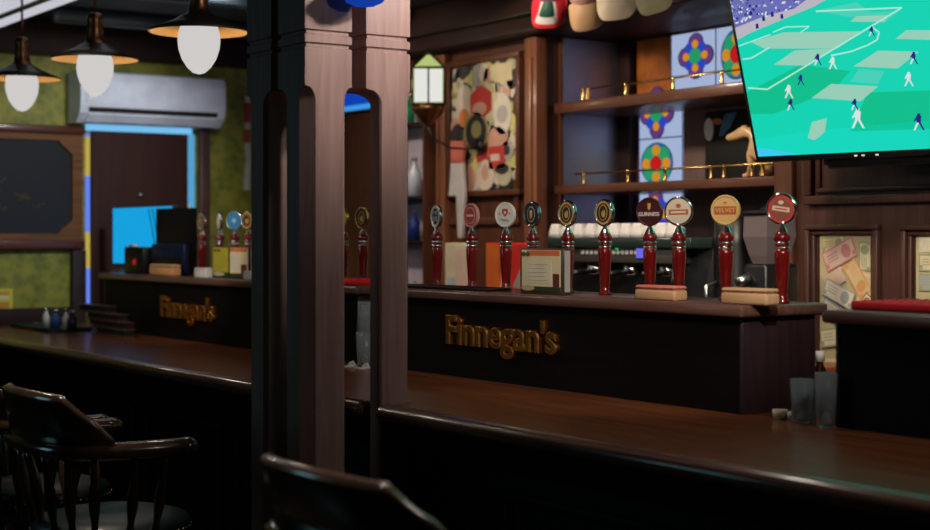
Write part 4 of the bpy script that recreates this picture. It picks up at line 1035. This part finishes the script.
def figurine():
    Yf = SY + .07
    def w(u, v): p = on_y(u, v, Yf); return p
    base = w(748, 179)
    V = [(w(757, 150), .030), (w(757, 138), .028), (w(750, 131), .024), (w(742, 133), .026), (w(733, 137), .020), (w(727, 138), .013),      # body, neck, head, muzzle
         (w(752, 155), .018), (w(753.5, 166), .0145), (w(750, 176), .012), (w(745, 178.2), .010),   # foreleg, paw
         (w(766, 160), .032), (w(768, 172), .030), (w(760, 178), .011), (w(746, 126), .006)]
    E = [(0, 1), (1, 2), (2, 3), (3, 4), (4, 5), (0, 6), (6, 7), (7, 8), (8, 9), (0, 10), (10, 11), (11, 12), (3, 13)]
    me = bpy.data.meshes.new('dog_figurine')
    c0 = Vector((base.x, Yf, zl))
    pts = []
    for k, (p, r) in enumerate(V):
        q = p - c0
        if k in (6, 7, 8, 9): q = q + Vector((0, -.012, 0))
        q.z = max(q.z, r * .9); pts.append(tuple(q))
    me.from_pydata(pts, E, []); me.update()
    o = bpy.data.objects.new('dog_figurine', me); C.objects.link(o); o.location = c0
    sk = o.modifiers.new('skin', 'SKIN'); sk.use_smooth_shade = True
    for k, (p, r) in enumerate(V): me.skin_vertices[0].data[k].radius = (r, r)
    me.skin_vertices[0].data[0].use_root = True
    o.modifiers.new('sub', 'SUBSURF').render_levels = 2
    me.materials.append(plain('tan_ceramic', (.62, .40, .20), .4, coat=.2, var=.15, vscale=25))
    return tag(o, 'tan animal figurine standing on the lower shelf against the television edge', 'figurine')
figurine()

# ------------------------------------------------------------------ caps hung from the header
def cap(u, v, c_crown, brim_layers, label, s=1.0, tilt=0):
    p = on_y(u, v, 4.22); zb_ = p.z
    t = thing('baseball_cap', label, 'cap', (p.x, 4.235, zb_ + .195 * s), group='caps hung over the shelves')
    b = B(); n = 10
    prof = [(.092 * s * math.cos(PI / 2 * k / n), .10 * s * math.sin(PI / 2 * k / n)) for k in range(n)] + [(0, .10 * s)]
    b.lathe(prof, seg=28, mtx=face_mtx((0, 0, 0), (1, 0, 0), (0, 0, 1)))
    b.build('crown', c_crown, t, False)
    B().ball((0, -.101 * s, 0), .008).build('button', c_crown, t, False)
    B().tube([(0, -.01, .085 * s), (.03, .03, .10 * s), (.045, .06, .11 * s)], .004).build('hook', M['brass'], t, False)
    for k, (f, m) in enumerate(brim_layers):
        g = B(); outer = []; inner = []
        for i in range(15):
            q = PI * i / 14
            c_, s_ = math.cos(q), math.sin(q)
            outer.append((.090 * s * f * math.copysign(abs(c_) ** .55, c_), -.050 * s - .0016 * k - .02 * s * s_ + .030 * s * c_ * c_, -.075 * s - .135 * s * (f + .02 * (f < 1)) * s_ ** .6))
            inner.append((.086 * s * f * c_, -.046 * s - .0016 * k + .030 * s * c_ * c_, -.06 * s))
        fr_ = [(x_, y_ - .0012, z_) for x_, y_, z_ in outer]; bk = [(x_, y_ + .0025, z_) for x_, y_, z_ in outer]
        g.loft([inner, fr_, bk, [(x_, y_ + .003, z_) for x_, y_, z_ in inner]], cap=False, closed_ring=False, smooth=True)
        g.build('brim' if k == 0 else 'brim_band', m, t, False)
    t.rotation_euler = (0, tilt, .62)
    return t
cr, cw, cg, ct, cc, co = col('cap_red', (.62, .02, .035)), col('cap_white', (.72, .70, .68)), col('cap_green', (.015, .10, .06)), col('cap_tan', (.52, .32, .17)), col('cap_cream', (.66, .57, .42)), col('cap_olive', (.22, .22, .13))
cap(549, 27, col('cap_plum', (.28, .12, .22)), [(1, cr), (.84, cw), (.58, cg)], 'hanging cap with a red, white and green striped brim, leftmost of the row', .92, 0.05)
cap(583, 30, col('cap_pink', (.58, .36, .30)), [(1, ct)], 'hanging cap with a tan brim, second from the left', .90, -.12)
cap(614, 19, cc, [(1, cc)], 'hanging cap with a wide cream brim, third from the left', 1.0, -.06)
cap(646, 14, co, [(1, co)], 'hanging cap with an olive brim, rightmost of the row', .9, -.25)

# ------------------------------------------------------------------ banknote frames on the right panelling
def note_frame(u0, u1, label, notes):
    YN = BY - .006
    x0, x1 = on_y(u0, 240, YN).x, on_y(u0, 240, YN).x + .285
    z1 = on_y(u0, 235, YN).z; z0 = z1 - .58
    t = thing('banknote_panel', label, 'picture', ((x0 + x1) / 2, BY - .002, z0))
    B().box(x0, x1, YN, BY - .0025, z0, z1).build('backing', col('note_backing', (.48, .42, .24)), t)
    for k, (cx, cz, w, h, rot, m, m2) in enumerate(notes):
        n = B(); mm = FRONT((x0 + cx * .285, YN - .0015 - .0012 * k, z1 - cz)) @ Matrix.Rotation(rot, 4, 'Z')
        def clip(b_): pass
        n.box(-w / 2, w / 2, -h / 2, h / 2, 0, .0008, m, mtx=mm)
        n.box(-w / 2 + .006, w / 2 - .006, -h / 2 + .006, h / 2 - .006, .0002, .001, m2, mtx=mm)
        n.prism(ngon(h * .3, 16, 1.2), .0006, m, mtx=mm @ Matrix.Translation((w * .22, 0, .0008)))
        for q in range(3): n.box(-w * .38, -w * .05, h * (.18 - .16 * q), h * (.23 - .16 * q), .0008, .0013, m, mtx=mm)
        for sx in (-1, 1): n.box(sx * w * .42 - .006, sx * w * .42 + .006, -h * .38, -h * .15, .0008, .0013, m, mtx=mm)
        n.build('banknote', m, t)
    return t
N = {k: col('note_' + k, c) for k, c in dict(pink=(.52, .22, .22), rose=(.62, .45, .38), cream=(.62, .56, .38), green=(.30, .34, .20), grey=(.34, .36, .36), sand=(.60, .47, .26), brown=(.35, .20, .10), blue=(.22, .30, .38), orange=(.62, .32, .12), ivory=(.66, .62, .50)).items()}
note_frame(820, 877, 'panel of pink and grey banknotes left on the dark wall below the television', [
    (.25, .035, .12, .06, .1, N['green'], N['sand']), (.80, .08, .11, .06, 1.57, N['green'], N['cream']), (.36, .075, .165, .078, .42, N['pink'], N['rose']), (.82, .20, .12, .065, 1.3, N['sand'], N['cream']), (.68, .165, .15, .07, -.95, N['orange'], N['sand']), (.28, .17, .10, .06, .5, N['rose'], N['sand']), (.36, .225, .155, .07, -.38, N['grey'], N['ivory']), (.82, .27, .1, .06, .9, N['brown'], N['ivory']), (.3, .30, .14, .066, -.45, N['blue'], N['cream']), (.7, .345, .14, .07, .35, N['brown'], N['sand']), (.3, .39, .14, .07, .15, N['green'], N['cream']), (.68, .44, .15, .07, -.2, N['sand'], N['ivory']), (.32, .50, .15, .07, .1, N['orange'], N['cream'])])
note_frame(916, 973, 'panel of green banknotes at the right edge of the picture', [
    (.28, .035, .13, .055, 0, N['cream'], N['ivory']), (.30, .10, .14, .062, 0, N['green'], N['cream']), (.30, .17, .14, .062, 0, N['green'], N['grey']), (.36, .14, .13, .04, -1.15, N['sand'], N['orange']), (.75, .06, .12, .06, 1.57, N['grey'], N['cream']), (.75, .2, .12, .06, 1.57, N['pink'], N['rose']), (.4, .3, .15, .07, .2, N['brown'], N['sand'])])

# ------------------------------------------------------------------ television
tvb = on_y(756, 163, 4.12)
tvx = Vector((math.cos(math.radians(9)), math.sin(math.radians(9)), 0))
tt_ = on_plane(726.5, 0, tvb, tvx)
upv = (tt_ - tvb).normalized()
nrm = tvx.cross(upv)          # faces the customers
TW, TH_ = 1.28, .735
tv = thing('television', 'large wall television tilted down, showing a football match on a green pitch', 'television', tuple(tvb))
TM = face_mtx(tvb, tvx, upv)
B().box(0, TW, 0, TH_, -.045, 0, bev=.006, mtx=TM).build('casing', M['black'], tv)
bz = .016
SM = {k: glow('screen_' + k, c, s) for k, (c, s) in dict(pitch=(srgb(12, 210, 178), 1), bright=(srgb(15, 214, 188), 1), dark=(srgb(5, 190, 140), 1), patch=(srgb(150, 205, 182), 1), patch2=(srgb(70, 208, 182), 1), line=(srgb(165, 232, 212), 1), white=(srgb(215, 225, 225), 1), navy=(srgb(30, 35, 130), 1), crowd=(srgb(105, 108, 180), 1), crowd2=(srgb(150, 150, 205), 1), pale=(srgb(185, 180, 190), 1), cyan=(srgb(60, 200, 240), 1)).items()}
sc = B(); sc.box(bz, TW - bz, .024, TH_ - bz, 0, .0006, SM['pitch'], mtx=TM)
TI = TM.inverted()
def tvp(u, v, k):
    q = on_plane(u, v, tvb, nrm); l_ = TI @ q
    x_ = min(max(l_.x, bz + .001), TW - bz - .001); y_ = min(max(l_.y, .025), TH_ - bz - .001)
    return TM @ Vector((x_, y_, .0008 + .0003 * k))
def tpoly(pts, m, k=1): sc.face([tvp(u, v, k) for u, v in pts], SM[m])
def Z(pts): return [(730 + x / 4.65, y / 4.65) for x, y in pts]           # measured on an enlarged view of the screen
def tline(pts, w, m='line', k=3):
    P = [Vector(p) for p in pts]
    for a_, b_ in zip(P, P[1:]):
        d = (b_ - a_).normalized(); n_ = Vector((-d.y, d.x)) * w / 2
        tpoly([a_ + n_, b_ + n_, b_ - n_, a_ - n_], m, k)
tpoly([(750, 140), (800, 132), (930, 120), (930, 156), (757, 160)], 'bright', 1)
tpoly(Z([(330, 300), (560, 330), (480, 420), (200, 530), (80, 530), (70, 430)]), 'dark', 1)
tpoly(Z([(640, 430), (930, 420), (930, 600), (560, 610)]), 'dark', 1)
tpoly(Z([(-30, -20), (480, -20), (390, 30), (100, 150), (30, 185)]), 'pale', 1)
tpoly(Z([(-30, -20), (380, -20), (300, 40), (160, 75), (20, 130)]), 'crowd', 2)
tpoly(Z([(250, 150), (610, 145), (500, 225), (160, 225), (100, 195)]), 'patch', 2)
tpoly(Z([(300, 235), (480, 225), (350, 305), (205, 300)]), 'patch', 2)
tpoly(Z([(390, 50), (590, 10), (620, 60), (560, 100), (720, 105), (790, 50), (600, 60), (470, 60)]), 'patch2', 1)
tpoly(Z([(590, 75), (740, 70), (720, 100), (560, 100)]), 'patch', 2)
tpoly(Z([(690, 235), (880, 240), (780, 318), (575, 308)]), 'patch', 2)
tpoly(Z([(470, 390), (690, 400), (610, 470), (380, 455)]), 'patch', 2)
tpoly(Z([(820, 140), (960, 140), (960, 185), (770, 180)]), 'patch', 2)
tpoly(Z([(600, 320), (720, 330), (690, 390), (560, 380)]), 'patch2', 2)
tpoly([(812, 122), (827, 118), (825, 132), (815, 140), (808, 138)], 'patch', 2)
tpoly([(757, 147), (800, 154), (757, 158)], 'cyan', 2)
tline(Z([(85, 408), (175, 415), (800, 35), (400, 52)]), 1.6)
tline(Z([(660, 125), (695, 150), (685, 185), (640, 210), (560, 240), (470, 258)]), 1.6)
tline(Z([(60, 275), (100, 270), (185, 220)]), 1.4)
tline(Z([(200, 150), (260, 125), (370, 122), (330, 150)]), 1.2)
tline(Z([(30, 215), (190, 160)]), 1.2)
rn = random.Random(3)
for k in range(150):
    x_, y_ = rn.uniform(-10, 370), rn.uniform(-5, 110)
    if y_ > 120 - x_ * .28: continue
    s_ = rn.uniform(4, 11); tpoly(Z([(x_, y_), (x_ + s_, y_ - 2), (x_ + s_ * .8, y_ + s_), (x_ - 2, y_ + s_ * .8)]), rn.choice(['navy', 'crowd2', 'white', 'navy', 'white']), 3)
for x_, y_ in ((90, 60), (120, 120), (235, 75), (150, 85), (190, 65)):
    tpoly(Z([(x_, y_ - 8), (x_ + 12, y_ - 12), (x_ + 16, y_ + 10), (x_ + 2, y_ + 14)]), 'navy', 4)
def player(u, v, h, m, leg='white', dx=1):
    h *= .88
    w = h * .16
    tpoly([(u - w * .6, v - h), (u + w * .6, v - h), (u + w * .6, v - h * .86), (u - w * .6, v - h * .86)], m, 4)
    tpoly([(u - w, v - h * .86), (u + w, v - h * .86), (u + w * .8, v - h * .45), (u - w * .8, v - h * .45)], m, 4)
    tpoly([(u - w, v - h * .8), (u - w * 1.9, v - h * .55), (u - w * 1.5, v - h * .5), (u - w * .6, v - h * .65)], m, 4)
    tpoly([(u - w * .8, v - h * .45), (u + w * .1, v - h * .45), (u - w * .2 - dx * w, v), (u - w * .9 - dx * w, v)], leg, 5)
    tpoly([(u, v - h * .45), (u + w * .8, v - h * .45), (u + w * 1.3 + dx * w, v), (u + w * .6 + dx * w, v)], m, 5)
for u, v, h, m, lg_ in ((818, 65, 13, 'navy', 'white'), (833, 69, 14, 'white', 'white'), (872, 36, 11, 'navy', 'white'), (801, 85, 12, 'navy', 'navy'), (789, 98, 15, 'white', 'white'), (791, 110, 13, 'navy', 'white'), (909, 86, 16, 'white', 'white'), (914, 64, 14, 'navy', 'white'), (855, 110, 13, 'navy', 'white'), (858, 128, 22, 'white', 'white'), (919, 130, 19, 'navy', 'white')):
    player(u, v, h, m, lg_)
sc.build('screen', None, tv)
b = B().box(.30, .85, -.035, .0, -.07, -.02, mtx=TM, bev=.004); b.build('lower_bar', M['black'], tv)
p0 = TM @ Vector((.35, -.02, -.05))
b = B().box(tvb.x + .34, tvb.x + .80, 4.36, 4.40, 1.87, 2.3).box(tvb.x + .5, tvb.x + .64, tvb.y + .02, 4.5 - .003, 1.90, 1.95, bev=.004).box(tvb.x + .5, tvb.x + .64, tvb.y - .05, 4.5 - .003, 2.18, 2.23, bev=.004)
b = B().box(tvb.x + .5, tvb.x + .64, tvb.y + .12, BY - .003, 1.93, 1.97, bev=.004).box(tvb.x + .5, tvb.x + .64, tvb.y + .06, BY - .003, 2.22, 2.26, bev=.004)
b.build('wall_bracket', M['black'], tv)
a, c = on_y(837, 169, 4.33), on_y(901, 164, 4.33)
b = B().box(a.x, c.x, 4.28, 4.33, a.z, a.z + .03, bev=.003).box(a.x + .02, a.x + .04, 4.24, 4.28, a.z + .01, a.z + .05).box(c.x - .04, c.x - .02, 4.24, 4.28, a.z + .01, a.z + .05)
b.build('sensor_bar', col('brass_dark', (.22, .14, .06), .4), tv)
for u in (856.5, 864, 878): 
    q = on_plane(u, 159.5, tvb, nrm); l_ = TI @ q
    B().box(l_.x - .006, l_.x + .006, .008, .014, 0, .0012, mtx=TM).build('logo_mark', M['white'], tv)

# ------------------------------------------------------------------ lights of the room and added fill lights
def light(name, kind, loc, energy, colr=(1, 1, 1), size=.1, rot=None, spot=None, blend=.6, shape=None, sy=None):
    L = bpy.data.lights.new(name, kind); L.energy = energy; L.color = colr
    if kind == 'AREA':
        L.size = size
        if sy: L.shape = 'RECTANGLE'; L.size_y = sy
    else: L.shadow_soft_size = size
    if kind == 'SPOT': L.spot_size = spot or 2.4; L.spot_blend = blend
    o = bpy.data.objects.new(name, L); C.objects.link(o); o.location = loc
    if rot: o.rotation_euler = rot
    return o
def aim(o, tgt): o.rotation_euler = (Vector(tgt) - o.location).to_track_quat('-Z', 'Y').to_euler(); return o
WARM = (1, .80, .62); SOFT = (1, .88, .78)
# pendant lamps: bulb light of the three in view; unseen counter lamps carry the row on to the right
for x, e in ((-7.217, 2.2), (-6.265, 2.4), (-5.217, 2.6)):
    light('pendant_light', 'POINT', (x, 2.35, 2.10), e, (1, .85, .7), .03)
aim(light('post_fill_spot', 'SPOT', (-2.95, 2.75, 2.62), 62, SOFT, .05, spot=.95, blend=1.0), (-3.85, 2.25, 2.22))  # spot added to brighten the post head and fade downwards
for x, y, z, e in ((-3.45, 2.7, 2.45, 11), (-1.75, 2.62, 2.42, 15)):
    light('counter_lamp', 'POINT', (x, y, z), e, SOFT, .05)
aim(light('panel_fill_spot', 'SPOT', (-2.2, 2.62, 2.5), 100, (1, .88, .74), .05, spot=.75, blend=.7), (-3.75, 4.5, 1.4))  # spot added to brighten the banknotes and right wall panel
# spots added for brightness: two on the tap risers, two straight down on the stools
aim(light('tap_fill_spot', 'SPOT', (-1.4, 1.6, 2.62), 160, (1, .86, .70), .05, spot=.52, blend=.6), (-3.66, 3.1, 1.45))
aim(light('tap_fill_spot', 'SPOT', (-5.3, 1.3, 2.62), 90, (1, .88, .74), .05, spot=.5, blend=.6), (-6.9, 3.1, 1.45))
for x in (-2.6, -4.4):
    aim(light('stool_fill_spot', 'SPOT', (x, 1.35, 2.70), 70, (1, .86, .72), .05, spot=.66, blend=.7), (x, 1.35, 0))
# downlights in the ceiling over the working side of the bar, washing the back wall
for x, e in ((-6.9, 60), (-5.6, 60), (-4.2, 60), (-3.2, 50)):
    aim(light('downlight', 'SPOT', (x, 3.3, 2.70), e, WARM, .08, spot=1.9, blend=.7), (x, 4.5, 1.75))
light('lantern_light', 'POINT', LANT + Vector((.0, -.16, 0)), 1.2, (1, .9, .55), .05)
aim(light('end_ceiling_light', 'SPOT', (-6.5, 3.2, 2.66), 78, (.95, .97, 1), .12, spot=1.05, blend=.8), (-8.5, 3.1, 1.75))
# teal fill added for the cool tint on the post and stools
aim(light('teal_fill', 'AREA', (-6.3, -1.0, 1.9), 5, (.45, .9, 1), 1.0, sy=1.0), (-4.6, 2.2, 1.2))
w = bpy.data.worlds.new('room_air'); bpy.context.scene.world = w; w.use_nodes = True
w.node_tree.nodes['Background'].inputs['Color'].default_value = (.5, .55, .7, 1)
w.node_tree.nodes['Background'].inputs['Strength'].default_value = .004

# ------------------------------------------------------------------ camera
cam = bpy.data.cameras.new('camera'); co_ = bpy.data.objects.new('camera', cam); C.objects.link(co_)
co_.location = EYE
co_.rotation_euler = Vector((FX, FY, 0)).to_track_quat('-Z', 'Y').to_euler()
cam.sensor_width = 36; cam.lens = 36 * F / 930
cam.shift_y = -(265 - HY) / 930
cam.dof.use_dof = True; cam.dof.focus_distance = 5.0; cam.dof.aperture_fstop = 2.3
bpy.context.scene.camera = co_
sc_ = bpy.context.scene
sc_.view_settings.view_transform = 'Standard'; sc_.view_settings.look = 'None'
sc_.view_settings.exposure = 0; sc_.view_settings.gamma = 1; sc_.view_settings.use_curve_mapping = False
